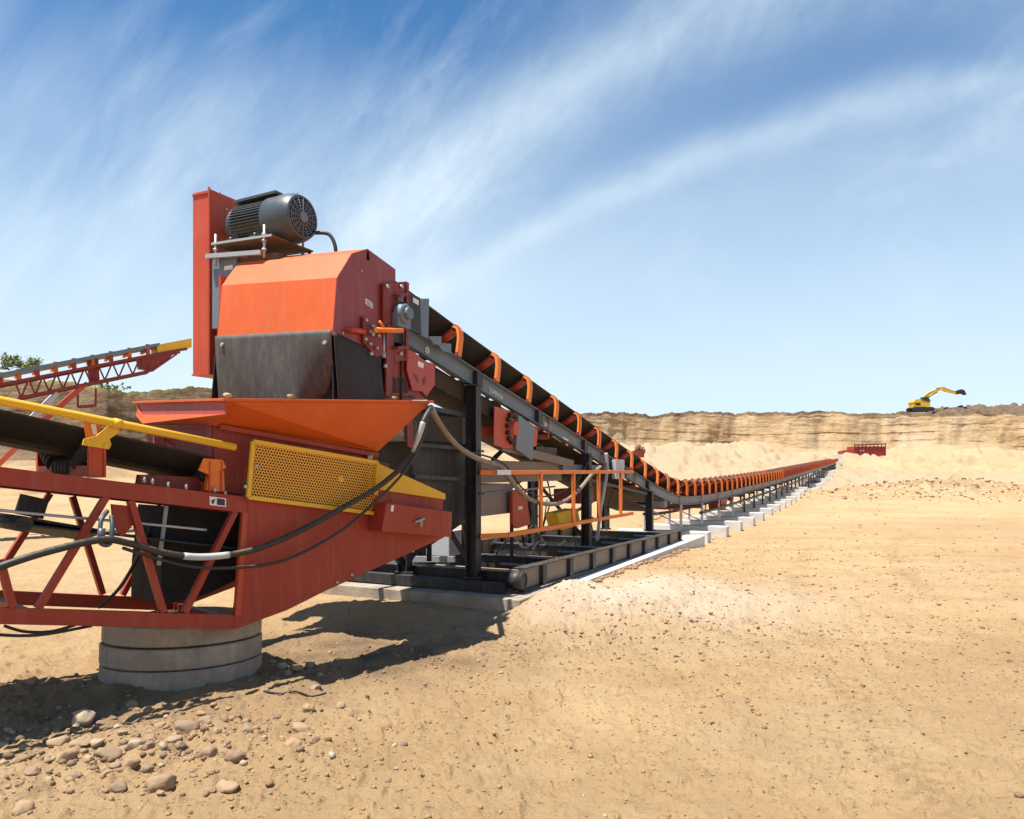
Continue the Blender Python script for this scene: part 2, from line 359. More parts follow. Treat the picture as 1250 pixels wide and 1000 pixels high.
# ------------------------------------------------------------------ noise (numpy)
_perm = rng.permutation(512); _perm = np.concatenate([_perm, _perm, _perm])
_g = np.stack([np.cos(np.linspace(0, 2*np.pi, 512, endpoint=False)), np.sin(np.linspace(0, 2*np.pi, 512, endpoint=False))], 1)
def perlin(x, y):
    xi = np.floor(x).astype(int); yi = np.floor(y).astype(int); xf = x-xi; yf = y-yi
    u = xf*xf*xf*(xf*(xf*6-15)+10); v = yf*yf*yf*(yf*(yf*6-15)+10)
    def g(ix, iy, dx, dy):
        h = _perm[(_perm[ix & 511]+(iy & 511))]; gg = _g[h & 511]; return gg[..., 0]*dx+gg[..., 1]*dy
    a = g(xi, yi, xf, yf); b = g(xi+1, yi, xf-1, yf); c = g(xi, yi+1, xf, yf-1); d = g(xi+1, yi+1, xf-1, yf-1)
    return (a*(1-u)+b*u)*(1-v)+(c*(1-u)+d*u)*v
def fbm(x, y, o=5, g=0.5):
    r = 0; a = 1; f = 1
    for i in range(o): r = r+a*perlin(x*f+17.3*i, y*f-9.1*i); a *= g; f *= 2.03
    return r
def bump(x, y, cx, cy, rx, ry, h, rot=0.0):
    c, s_ = math.cos(rot), math.sin(rot); dx = x-cx; dy = y-cy
    return h*np.exp(-(((dx*c+dy*s_)/rx)**2+((-dx*s_+dy*c)/ry)**2))
PY = np.array([-300, 0, 5.0, 9.2, 10.1, 13, 17.5, 21.9, 30, 37, 50, 66, 85, 105, 140, 170, 400])
PZ = np.array([-.3, -.3, -.30, -.30, -.17, -.14, -.24, -.50, -.56, -.42, -.25, 0.02, .7, 1.5, 3.2, 5.6, 6.0])
def terrain(X, Y, detail=True):
    X = np.asarray(X, float); Y = np.asarray(Y, float)
    z = np.interp(Y, PY, PZ)
    side = 1/(1+np.exp((X+3.5-0.0*Y)/1.5))     # left of the long conveyor stays lower
    z = z - side*np.clip((Y-8)/6, 0, 1)*0.25
    z = z + bump(X, Y, 1.15, 9.3, 0.75, .8, 0.26, 0.4) + bump(X, Y, 2.2, 10.6, .7, 1.3, 0.24, -.4) + bump(X, Y, 2.0, 8.6, .5, .5, .10) + bump(X, Y, .75, 9.75, .45, .4, .20)
    z = z + bump(X, Y, -4.1, 6.2, 1.0, 0.45, 0.10)+bump(X, Y, -1.7, 9.45, .75, .35, .2)+bump(X, Y, .45, 9.35, .5, .35, .17) + bump(X, Y, -2.0, 8.4, 2.0, 0.6, 0.05)
    z = z + bump(X, Y, 31, 52, 8, 4, 1.05) + bump(X, Y, 31, 51, 9, 4, 1.0)*np.abs(fbm(X/1.6, Y/1.6, 4, .6))*.7 + bump(X, Y, 24, 47, 6, 3, 0.15)
    z = z + bump(X, Y, 22, 122, 14, 12, 2.6) + bump(X, Y, 84, 140, 16, 8, 1.6)+bump(X, Y, 26, 104, 9, 8, 1.1)+bump(X, Y, 8, 130, 14, 9, 1.8)+bump(X, Y, 44, 142, 9, 7, 3.4)+bump(X, Y, 30, 146, 11, 7, 2.6)+bump(X, Y, 84, 152, 9, 7, 3.0)+bump(X, Y, 100, 148, 12, 8, 1.8)
    z = z + bump(X, Y, -22, 40, 9, 7, 1.2)
    far = np.clip((Y-45)/40, 0, 1)
    z = z + np.clip(fbm(X/9+30, Y/7, 4, .6), -.1, 1)*2.2*far*np.clip((Y-85)/20, 0, 1) + fbm(X/14, Y/14, 4)*1.0*far + np.abs(fbm(X/6+7, Y/8, 4, .6))*1.3*far*np.clip((Y-60)/30, 0, 1) + fbm(X/2.5+7, Y/3, 4, .6)*0.3*far
    if detail:
        d = fbm(X/2.2, Y/2.2, 4)*0.035 + fbm(X/0.45+5, Y/0.45, 4, 0.6)*0.028
        cl = np.clip(fbm(X/0.23+40, Y/0.23, 3)-0.14, 0, 1)*0.20*np.clip(fbm(X/1.9-8, Y/1.9+3, 2)+0.15, 0, 1)
        # tyre ruts from heavy machines
        ph = (X*0.35-Y+6.0+fbm(X/6, Y/6, 2)*0.6)
        rut = np.exp(-((np.mod(ph, 2.6)-1.3)/0.2)**2)*(0.03+.02*np.sin(X*28+np.mod(ph, 2.6)*9))*np.clip((X-0.5)/2, 0, 1)
        d = d + fbm(X/0.13, Y/0.13, 3, .6)*.010*np.clip(2.2-np.hypot(X, Y)/6, 0, 1) + np.clip(fbm(X/.09+3, Y/.14, 2)-.22, 0, 1)*.09*np.clip(2.2-np.hypot(X, Y)/6, 0, 1)
        rough = np.clip(1.2-np.hypot(X, Y)/60, 0.2, 1)
        z = z + (d+cl)*rough - tracks(X, Y)*.022
        ax, ay, bx_, by_ = 6.2, 17.0, 3.3, 5.2
        tt = np.clip(((X-ax)*(bx_-ax)+(Y-ay)*(by_-ay))/((bx_-ax)**2+(by_-ay)**2), 0, 1)
        dd = np.hypot(X-(ax+tt*(bx_-ax)+.25*np.sin(tt*5)), Y-(ay+tt*(by_-ay)))
        z = z - np.exp(-(dd/.05)**2)*.03*(.5+fbm(X*3, Y*3, 2)) + np.exp(-((dd-.12)/.05)**2)*.012
        # churned soil beside the skid
        m = bump(X, Y, 1.6, 8.8, 2.2, 1.1, 1.0, 0.3)
        z = z + m*(np.abs(fbm(X/0.35, Y/0.35, 4, 0.6))*0.10)
        m = bump(X, Y, -2.6, 5.2, 2.2, 1.0, 1.0)
        z = z + m*(fbm(X/0.3+9, Y/0.3, 4, 0.6)*0.06)
    return z
def tracks(X, Y):
    m = 0*X
    for sgn in (-1, 1):
        d = np.abs(X-(3.2+.16*(Y-3)+.012*(Y-3)**2+sgn*.95)); m = m+np.exp(-(d/.17)**4)*(.55+.45*np.sign(np.sin(Y*34+d*26)))*np.clip((30-Y)/8, 0, 1)
        d = np.abs(Y-(13.5+.22*(X-3)-.008*(X-3)**2+sgn*1.05+.4*sgn)); m = m+np.exp(-(d/.22)**4)*(.55+.45*np.sign(np.sin(X*26+d*22)))*np.clip((X-2.5)/2, 0, 1)*.9
        d = np.abs(Y-(22+.06*(X-8)+sgn*1.2)); m = m+np.exp(-(d/.3)**4)*.8*np.clip((X-5)/3, 0, 1)
    return np.clip(m, 0, 1)*np.clip(.45+fbm(X/1.3+4, Y/1.3, 3)*1.8, 0, 1)
def gz(x, y): return float(terrain(np.array([x]), np.array([y]), False)[0])
def on_ground(px, py, z0=-0.28):
    Y = (EYE-z0)*F/(py-HY)
    for _ in range(6): Y = (EYE-gz((px-625)/F*Y, Y))*F/(py-HY)
    X = (px-625)/F*Y; return Vector((X, Y, gz(X, Y)))

# cliff line by azimuth (pixel column -> distance, foot z, top z)
CP = np.array([-2500, -900, -300, 0, 130, 260, 400, 560, 700, 900, 1100, 1250, 1500, 2200, 4500])
CY = np.array([60, 60, 60, 58, 58, 66, 95, 135, 155, 170, 165, 158, 140, 110, 60.])
CF = np.array([580, 575, 566, 562, 562, 560, 556, 553, 553, 553, 555, 556, 556, 556, 560.])
CT = np.array([440, 445, 445, 458, 476, 474, 492, 500, 504, 504, 503.5, 503, 500, 490, 470.])
def cliffdata(th):
    px = 625+F*np.tan(np.clip(th, -1.35, 1.35)); c = np.clip(px, -2500, 4500)
    Yd = np.interp(c, CP, CY); r = Yd/np.cos(np.clip(th, -1.2, 1.2))
    r = np.where(np.abs(th) > 1.2, 160.0, r)
    zf = EYE+(HY-np.interp(c, CP, CF))*Yd/F; zt = EYE+(HY-np.interp(c, CP, CT))*Yd/F; zt = EYE+(zt-EYE)*(1+.62*(zt-zf)/np.maximum(Yd, 40))
    zf = np.where(np.abs(th) > 1.2, 3.0, zf); zt = np.where(np.abs(th) > 1.2, 14.0, zt)
    return px, r, zf, zt
def grid_mesh(name, X, Y, Zz, zone, mat, closed=False):
    nr, nc = X.shape
    v = np.stack([X, Y, Zz], -1).reshape(-1, 3)
    i, j = np.meshgrid(np.arange(nr-1), np.arange(nc if closed else nc-1), indexing='ij')
    j2 = (j+1) % nc
    f = np.stack([i*nc+j, i*nc+j2, (i+1)*nc+j2, (i+1)*nc+j], -1).reshape(-1, 4)
    f = f[:, ::-1]
    me = bpy.data.meshes.new(name); me.vertices.add(len(v)); me.vertices.foreach_set('co', v.ravel().astype(np.float32))
    me.loops.add(f.size); me.loops.foreach_set('vertex_index', f.ravel().astype(np.int32))
    me.polygons.add(len(f)); me.polygons.foreach_set('loop_start', (np.arange(len(f))*4).astype(np.int32))
    me.polygons.foreach_set('loop_total', np.full(len(f), 4, np.int32)) if False else None
    me.update(calc_edges=True); me.validate()
    me.polygons.foreach_set('use_smooth', np.ones(len(me.polygons), bool))
    ca = me.color_attributes.new('zone', 'FLOAT_COLOR', 'POINT')
    z4 = zone.reshape(-1, 4) if zone.shape[-1] == 4 else np.concatenate([zone.reshape(-1, 3), np.ones((len(v), 1))], 1)
    ca.data.foreach_set('color', z4.ravel().astype(np.float32))
    me.materials.append(MATS[mat]); o = bpy.data.objects.new(name, me); col.objects.link(o)
    tag(o, kind='structure'); return o
th = np.concatenate([np.arctan(np.linspace(-0.86, 0.86, 760)), np.linspace(0.72, 2*np.pi-0.72, 90)])
th2 = np.where(th > np.pi, th-2*np.pi, th)
px_, rc, zf_, zt_ = cliffdata(th2)
nr = 620
u = np.linspace(0, 1, nr)[:, None]
rr = 2.6*(rc[None, :]/2.6)**u
rr = np.concatenate([np.linspace(0.02, 2.4, 6)[:, None]*np.ones((1, len(th))), rr], 0)
X = rr*np.sin(th)[None, :]; Y = rr*np.cos(th)[None, :]
Zg = terrain(X, Y)
# blend toward cliff foot
w = np.clip((rr/rc[None, :]-0.80)/0.20, 0, 1)**1.3
Zg = Zg*(1-w)+zf_[None, :]*w
zone = np.zeros(X.shape+(3,))
pale = bump(X, Y, 2.3, 10.5, 1.8, 1.6, 0.9, -.4)+bump(X, Y, 1.0, 9.4, .9, .7, 0.8)+bump(X, Y, 20, 118, 20, 22, .9)+bump(X, Y, 34, 80, 40, 20, .8)+bump(X, Y, 60, 130, 40, 22, .75)
zone[..., 0] = np.clip(pale+np.clip(fbm(X/9, Y/30, 4)*1.2*np.clip((Y-25)/20, 0, 1), 0, .6), 0, 1)
shade_ = bump(X, Y, -1.5, 7.7, 1.9, 1.1, .95)+bump(X, Y, -3.6, 5.9, 1.4, .5, .7)  # shadow of chassis and hopper painted into the ground colour
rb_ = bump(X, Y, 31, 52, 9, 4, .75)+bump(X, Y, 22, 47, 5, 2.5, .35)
zone[..., 2] = np.clip(rb_*(.35+fbm(X/.8, Y/.8, 4)*1.3), 0, .3)+np.clip(shade_*(.75+fbm(X/.5, Y/.5, 4)*.8), 0, .85)+np.clip(bump(X, Y, -34, 50, 14, 12, 1.1), 0, 1)*np.clip(0.5+fbm(X/3, Y/3, 4), 0, 1)
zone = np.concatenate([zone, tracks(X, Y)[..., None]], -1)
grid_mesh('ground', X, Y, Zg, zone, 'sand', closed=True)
# cliff face
nv = 70; vv = np.linspace(0, 1, nv)[:, None]
H = (zt_-zf_)[None, :]
leftm = np.clip((330-px_)/160, 0, 1)[None, :]*(np.abs(th2) < 1.3)[None, :]
arc = (th2*rc)[None, :]*np.ones((nv, 1)); zz = zf_[None, :]+H*vv
skew = fbm(arc/22, zz*0+3, 3)*(1.5)
zz2 = zz+skew*np.sin(np.pi*vv)
slope = np.interp(vv[:, 0], [0, .12, .25, .92, 1.0], [0, .34, .50, .93, 1.0])[:, None]*H*0.62
led = np.round(zz2/1.9)*1.9; ledge = (zz2-led)
hs = np.clip(H/11, .55, 1.3); slope = slope*(1+.55*np.clip(fbm(arc/26+3, zz*0, 3)*2, -.8, 1))
dr = slope + hs*fbm(arc/9, zz/22, 4)*2.6*np.sin(np.pi*np.clip(vv*.9+.1, 0, 1)) + hs*fbm(arc/2.0, zz/1.1+9, 4, .55)*0.20*np.clip(vv*4, 0, 1)*np.clip((1-vv)*8, 0, 1)
dr = dr + hs*ledge*0.16*np.clip(fbm(arc/12+4, zz/3, 2)+.35, 0, 1)*np.clip(vv*4, 0, 1)*np.clip((1-vv)*8, 0, 1)
gul = -np.clip(np.abs(fbm(arc/5.5+20, zz/40, 3))-0.06, -.06, .22)*1.3*hs
dr = dr + gul*np.sin(np.pi*vv)
dr[0, :] = 0
topn = (fbm(th2[None, :]*14, th2[None, :]*0+2, 5)*1.5+fbm(th2[None, :]*60, th2[None, :]*0+8, 5)*0.4+fbm(th2[None, :]*260, th2[None, :]*0+5, 4)*0.28)*np.clip(rc/165, .3, 1)[None, :]
zz = zz + topn*np.clip((vv-.6)/.4, 0, 1)
Rr = rc[None, :]+dr
zone = np.zeros(Rr.shape+(3,))
zone[..., 0] = np.clip((0.30+fbm(arc/16, zz*0, 4)*1.1-vv)/0.12, 0, 1)*(1-leftm)*np.clip(.6+fbm(arc/7, zz/5, 3), 0, 1)
zone[..., 2] = np.clip(leftm*0.95+np.clip((vv-0.91-.05*fbm(arc/10, zz*0+6, 3))/0.02, 0, 1)*1.0, 0, 1)
zone[..., 1] = leftm*np.clip((vv-0.93)/0.04, 0, 1)
grid_mesh('quarry_cliff', Rr*np.sin(th)[None, :], Rr*np.cos(th)[None, :], zz, zone, 'cliff', closed=True)
# plateau above the pit out to the horizon
npl = 60; uu = np.linspace(0, 1, npl)[:, None]
R0 = Rr[-1][None, :]; Rp = R0*(3500/R0)**uu
Zp = zz[-1][None, :]+fbm(Rp*np.sin(th)/30, Rp*np.cos(th)/30, 4)*1.2*np.clip(uu*12, 0, 1)+np.clip(uu*60, 0, 1)*0.35*(np.abs(th2[None, :]-.5) < .2)
Zp[0] = zz[-1]
zone = np.zeros(Rp.shape+(3,)); zone[..., 2] = np.clip(1-uu*6, 0, 1)*0.9; zone[..., 1] = np.clip(leftm+uu*2, 0, 1)
grid_mesh('plateau', Rp*np.sin(th)[None, :], Rp*np.cos(th)[None, :], Zp, zone, 'cliff', closed=True)
def heap(name, px0, px1, Y0, Y1, h, label):
    nx, ny = 140, 30
    U = np.linspace(0, 1, nx)[None, :]*np.ones((ny, 1)); V = np.linspace(0, 1, ny)[:, None]*np.ones((1, nx))
    yy = Y0+(Y1-Y0)*V; xx = ((px0+(px1-px0)*U)-625)/F*(Y0+2)
    zb = float(EYE+(HY-503.5)*166/F)
    prof = np.sin(np.pi*V)**0.7*np.clip(U*9, 0, 1)*np.clip((1-U)*30, 0, 1)
    z = zb-0.6+prof*(h*(.62+.5*U)+fbm(xx/2.6, yy/2.6, 5, .6)*1.2)
    zn = np.zeros(xx.shape+(3,))
    o = grid_mesh(name, xx, yy, z, zn, 'soil'); return o
heap('spoil_heap', 1126, 1420, 176, 190, 4.3, '')

# ------------------------------------------------------------------ frames
US = Vector((0.441, 0.898, 0)).normalized(); VT = Vector((-0.898, 0.441, 0)).normalized()
AO = Vector((-5.65, 0, 0))
def A(s, t, z): return AO+US*s+VT*t+Z*z
def As(px, t): a = (px-625)/F; return (5.65+.898*t+a*.441*t)/(.441-.898*a)
def Apt(px, py, t):
    s = As(px, t); Y = .898*s+.441*t; return s, EYE+(HY-py)*Y/F
def AP(px, py, t): s, z = Apt(px, py, t); return A(s, t, z)
def Aps(px, py, s):
    a = (px-625)/F; t = (-5.65+.441*s-.898*a*s)/(.898+.441*a); Y = .898*s+.441*t; return t, EYE+(HY-py)*Y/F
CZY = [8.4, 9, 10.5, 12.6, 14.4, 16.2, 18.6, 20.8, 22.2, 24.5, 28, 31.6, 36.5, 47, 80, 126, 150]
CZZ = [3.52, 3.40, 3.06, 2.62, 2.24, 1.85, 1.36, .96, .84, .80, .83, .88, .97, 1.19, 2.1, 3.35, 4.0]
def zc(s): return float(np.interp(s*.898, CZY, CZZ))
def slope_at(s): return (zc(s+.4)-zc(s-.4))/.8
def Amat(s, z, t=0.0, pitch=True):
    p = math.atan(slope_at(s)) if pitch else 0
    x = (US*math.cos(p)+Z*math.sin(p)); y = VT; zz_ = x.cross(y)
    m = Matrix((x, y, zz_)).transposed().to_4x4(); m.translation = A(s, t, z); return m
S_END = 150.0
conv = empty('overland_conveyor', A(11.5, .5, 0), 'very long conveyor with orange discharge hood and motor, running away to the far red hopper', 'conveyor')
def plA(mb, pts, t, th, hole=None): mb.plate([AP(x, y, t) for x, y in pts], VT*th, [AP(x, y, t) for x, y in hole] if hole else None)
# stringer channels
def stations(a, b, step):
    n = max(2, int((b-a)/step)); return [a+(b-a)*i/n for i in range(n+1)]
def sweepA(mb, sec, ss, smooth=False, zo=0.0):   # sec: closed list of (t,z) rel. to channel top
    vs = []; n = len(sec)
    for s in ss: vs += [A(s, t, zc(s)+z+zo) for t, z in sec]
    fs = []
    for i in range(len(ss)-1):
        for k in range(n):
            j = (k+1) % n; fs.append((i*n+k, (i+1)*n+k, (i+1)*n+j, i*n+j))
    fs.append(tuple(range(n))); fs.append(tuple((len(ss)-1)*n+k for k in reversed(range(n))))
    mb.add(vs, fs, smooth)
ss = stations(9.92, S_END, 0.9)
WD = 1.16
def chan(t0, sgn, h=.25):
    a, b = t0, t0-sgn*.085; k = sgn*.012
    return [(a, 0), (b, 0), (b, -.012), (a-k, -.012), (a-k, -h+.012), (b, -h+.012), (b, -h), (a, -h)]
m = MB(); sweepA(m, chan(.085, 1), ss); m.build('stringer', 'grey_steel', conv)
m = MB(); sweepA(m, chan(WD-.085, -1)[::-1], ss); m.build('stringer', 'grey_steel', conv)
# splice plates at the channel joints
for pxs in (586, 660, 716, 765, 793):
    s = As(pxs, 0); z = zc(s); m = MB()
    m.beam(A(s, .03, z-.236), A(s, .03, z-.014), .17, .07, up=VT)
    o = m.build('splice_plate', 'dark_steel', conv)
# carrying belt, dusty outside
sb = stations(9.0, S_END, 0.5)
bs = [(.11, .468), (.17, .432), (.38, .287), (.48, .243), (.68, .243), (.78, .287), (.99, .432), (1.05, .468)]
m = MB(); 
vs = []; sec_ = bs+[(t, z+.016) for t, z in reversed(bs)]; q_ = len(sec_)
for s in sb:
    lo_ = float(np.interp(s, [22, 27], [0, .015])); vs += [A(s, t, zc(s)+z-lo_) for t, z in sec_]
m.add(vs, [(i*q_+k, (i+1)*q_+k, (i+1)*q_+(k+1) % q_, i*q_+(k+1) % q_) for i in range(len(sb)-1) for k in range(q_)]); m.build('belt', 'belt', conv)
# return belt hanging lower
rb = MB(); sr = stations(10.4, S_END-1, .8)
n = len(sr); vs = []
for s in sr:
    dz = .285
    vs += [A(s, .1, zc(s)-dz), A(s, 1.06, zc(s)-dz), A(s, 1.06, zc(s)-dz+.016), A(s, .1, zc(s)-dz+.016)]
rb.add(vs, [(i*4+k, (i+1)*4+k, (i+1)*4+(k+1) % 4, i*4+(k+1) % 4) for i in range(n-1) for k in range(4)])
rb.build('return_belt', 'brown_dark', conv)
m = MB(); sr = stations(12.3, 21.3, .6); n = len(sr); vs = []
for s in sr:
    dz = float(np.interp(s, [12, 15, 20.5, 24], [.50, .56, .70, .70])); vs += [A(s, .1, zc(s)-dz), A(s, 1.06, zc(s)-dz), A(s, 1.06, zc(s)-dz+.016), A(s, .1, zc(s)-dz+.016)]
m.add(vs, [(i*4+k, (i+1)*4+k, (i+1)*4+(k+1) % 4, i*4+(k+1) % 4) for i in range(n-1) for k in range(4)]); m.build('take_up_belt', 'belt_dust', conv)
m = MB(); m.hexa([A(s, t, zc(s)-z) for z in (.52, .262) for s, t in ((10.3, .12), (12.6, .12), (12.6, .16), (10.3, .16))]); m.build('return_skirt', 'brown_dark', conv)
# idlers
def idler_frame(hw=.046):
    m = MB(); m.cur = 1
    m.hexa([Vector(p) for p in [(-.05, -.02, .0), (.05, -.02, .0), (.05, 1.18, .0), (-.05, 1.18, .0), (-.05, -.02, .05), (.05, -.02, .05), (.05, 1.18, .05), (-.05, 1.18, .05)]])
    for sg in (0, 1):
        m.cur = 0
        def q(t): return t if sg == 0 else WD-t
        path = [(-.03, -.0), (-.035, .12), (-.035, .27), (-.02, .36), (.015, .425), (.07, .455), (.13, .45)]
        k = len(path); ins = [(-.03+.014, 0), (-.021, .12), (-.021, .265), (-.006, .35), (.024, .41), (.072, .437), (.125, .433)]
        vs = []
        for x in (-hw, hw):
            vs += [(x, q(t), z) for t, z in path]+[(x, q(t), z) for t, z in ins]
        fs = []
        for i in range(k-1):
            fs += [(i, i+1, 2*k+i+1, 2*k+i), (k+i, 3*k+i, 3*k+i+1, k+i+1), (i, k+i, k+i+1, i+1), (2*k+i, 2*k+i+1, 3*k+i+1, 3*k+i)]
        m.add(vs, fs)
        # flanges of the hook (make it read as a channel)
        for x in (-hw, hw-.012):
            vs = []; out = path; inn = [(-.03+.05, 0), (.015, .12), (.015, .25), (.03, .33), (.05, .385), (.085, .405), (.125, .405)]
            vs = [(x, q(t), z) for t, z in out]+[(x, q(t), z) for t, z in inn]+[(x+.012, q(t), z) for t, z in out]+[(x+.012, q(t), z) for t, z in inn]
            fs = []
            for i in range(k-1):
                fs += [(i, i+1, k+i+1, k+i), (2*k+i, 3*k+i, 3*k+i+1, 2*k+i+1), (k+i, k+i+1, 3*k+i+1, 3*k+i)]
            m.add(vs, fs)
        # inner stand of the wing roll
        m.cur = 1
        m.plate([(.0, q(.36), .05), (.0, q(.43), .05), (.0, q(.40), .22), (.0, q(.33), .24)], (.012, 0, 0))
    return m
def roll(a, b, r, mat='dark_red'):
    m = MB(); m.cyl(Vector(a), Vector(b), r, 14); a = Vector(a); b = Vector(b); d = (b-a).normalized()
    m.cyl(a-d*.03, b+d*.03, .015, 8); return m
def set_rel(o, mat, parent):
    o.parent = parent; mm = mat.copy(); mm.translation = mat.translation-wloc(parent); o.matrix_basis = mm
id0 = idler_frame().build('idler', 'idler_orange', mats=['dark_red']); id0.location = (0, 0, 0)
ms = [roll((0, .10, .372), (0, .36, .205), .06), roll((0, .41, .165), (0, .75, .165), .06), roll((0, WD-.10, .372), (0, WD-.36, .205), .06)]
rolls = [mm.build('roller', 'redorange') for mm in ms]
def simple_idler():
    m = idler_frame(.034); m.cur = 1
    for a, b in (((0, .10, .372), (0, .36, .205)), ((0, .41, .165), (0, .75, .165)), ((0, WD-.10, .372), (0, WD-.36, .205))): m.tube([a, b], .06, 8)
    return m
ids = simple_idler().build('idler', 'idler_far', mats=['dark_red'])
s_first = As(559, 0); SP = 1.136
i = 0; srest = []
while True:
    s = s_first+i*SP
    if s > S_END-1: break
    mt = Amat(s, zc(s)+.001) @ Matrix.Diagonal((1, 1, float(np.interp(s, [20, 26], [1.0, 1.14])), 1))
    if i < 36:
        o = id0 if i == 0 else id0.copy()
        if i: col.objects.link(o)
        set_rel(o, mt, conv)
        for r_ in rolls:
            c = r_ if i == 0 else r_.copy()
            if i: col.objects.link(c)
            c.parent = o; c.matrix_basis = Matrix.Identity(4)
    elif i < 100:
        o = ids if i == 36 else ids.copy()
        if i > 36: col.objects.link(o)
        set_rel(o, mt, conv)
    else: srest.append(mt)
    i += 1
print('idlers', i)
m = MB(); base = simple_idler()
for mt in srest: m.add([mt @ v for v in base.v], base.f)
if srest: o = m.build('idler', 'idler_far', conv); o['kind'] = 'stuff'
# return rolls
rr0 = None
for k, s in enumerate([14.3, 17.2, 19.5]+[24+3.0*j for j in range(14)]):
    dz = .36 if s > 22 else .345
    if rr0 is None:
        m = MB(); m.cyl((0, .04, 0), (0, 1.12, 0), .055, 14); m.hexa([Vector(p) for p in [(-.03, .02, -.04), (.03, .02, -.04), (.03, .035, -.04), (-.03, .035, -.04), (-.03, .02, .34), (.03, .02, .34), (.03, .035, .34), (-.03, .035, .34)]])
        rr0 = m.build('return_roller', 'dark_red'); o = rr0
    else: o = rr0.copy(); col.objects.link(o)
    set_rel(o, Amat(s, zc(s)-dz), conv)

# ---------------- support tower legs with bracing
def ibeam(m, a, b, w=.13, d=.13, tf=.014, side=None):
    side = side or US; a = Vector(a); b = Vector(b); ax = (b-a).normalized(); f = ax.cross(side).normalized()
    for sg in (-1, 1): m.beam(a+f*sg*(d/2-tf/2), b+f*sg*(d/2-tf/2), w, tf, up=f)
    m.beam(a, b, tf, d-2*tf, up=f)
for s in (As(578, 0), As(716, 0), As(793, 0)):
    for t in (.0, WD):
        m = MB(); zt2 = zc(s)-.25
        ibeam(m, A(s, t, .14), A(s, t, zt2), .15, .17)
        m.beam(A(s, t, .115), A(s, t, .139), .26, .26)
        m.beam(A(s, t, zt2-.02), A(s, t, zt2-.002), .24, .18)
        for q in (.6, 1.2, 1.8):
            if .1+q < zt2: m.beam(A(s, t-.09, .1+q), A(s+.14, t-.09, .1+q), .015, .03)
        m.build('support_leg', 'dark_steel', conv)
s1, s2, s3 = As(578, 0), As(716, 0), As(793, 0)
m = MB()
m.beam(A(s1, 0, 1.95), A(s1, WD, 1.95), .08, .1); m.beam(A(s1, .05, .3), A(s1, WD, 1.8), .05, .06)
m.beam(A(s1, WD, .3), A(s2, WD, 1.6), .05, .07); m.build('cross_brace', 'dark_steel', conv); m = MB(); m.beam(A(s2, .05, .3), A(s2, WD, 1.5), .05, .06)
m.beam(A(s2, 0, 1.55), A(s2, WD, 1.55), .07, .08); m.build('cross_brace', 'dark_steel', conv); m = MB(); m.beam(A(s3, 0, .8), A(s3, WD, .8), .06, .07); m.build('cross_brace', 'dark_steel', conv); m = MB(); m.beam(A(s1, WD+.02, .25), A(9.6, WD+.55, 1.95), .07, .1)
m.build('cross_brace', 'dark_steel', conv)
# ---------------- skid base
def sz(s): return -.02-(s-11.6)*.016
for t in (-.72, 2.05):
    m = MB(); a, b = 11.55, 20.9
    web = []
    for z0, z1, tt, w_ in ((0, .016, 0, .17), (.30, .316, 0, .17)):
        m.beam(A(a, t, sz(a)+(z0+z1)/2), A(b, t, sz(b)+(z0+z1)/2), w_, .016)
    m.build('skid_beam', 'dark_steel', conv)
    m = MB(); m.beam(A(a, t, sz(a)+.158), A(b, t, sz(b)+.158), .014, .284); m.build('skid_web', 'taupe', conv)
    for k in range(9):
        m = MB(); s = 12.3+k*1.05; m.beam(A(s, t-.045, sz(s)+.018), A(s, t-.045, sz(s)+.298), .14, .055, up=VT)
        m.build('stiffener', 'dark_steel', conv)
    m = MB(); m.tube([A(a-.04, t-.09, sz(a)+.155), A(a-.04, t+.09, sz(a)+.155)], .125, 24)
    m.torus(A(a-.04, t-.09, sz(a)+.155), VT, .11, .014); m.build('pull_pipe', 'dark_steel', conv)
for s in (11.75, 13.7, 15.95, 18.3, 20.6):
    m = MB(); m.beam(A(s, -.64, sz(s)+.12), A(s, 1.97, sz(s)+.12), .15, .2); m.beam(A(s, -.64, sz(s)+.235), A(s, 1.97, sz(s)+.235), .22, .012)
    m.build('skid_crossbeam', 'dark_steel', conv)
m = MB()
m.beam(A(11.4, -.6, .03), A(11.4, 3.4, .06), .14, .14)
for t in (3.3, 3.15, 3.0): m.beam(A(11.3, t, .0), A(11.3, t, .2), .05, .03)
m.build('tie_beam', 'dark_steel', conv)
for t in (-.55, .1, .75): pass
# ---------------- railing
m = MB()
for z in (1.60, .70):
    m.beam(A(18.05, -.35, z), A(11.95, -.35, z), .06, .065); m.beam(A(11.95, -.35, z), A(s1, -.1, z), .06, .065)
for pxr in (659, 699, 730, 757):
    s = As(pxr, -.35); m.beam(A(s, -.38, .675), A(s, -.38, 1.625), .018, .09, up=US)
    m.beam(A(s+.03, -.35, .725), A(s+.03, -.35, 1.575), .06, .018, up=US)
rail = m.build('railing', 'idler_orange', conv, .004)
m = MB(); m.beam(A(11.75, -.275, 1.60), A(11.95, -.388, 1.60), .064, .072); m.build('label', 'white', rail)

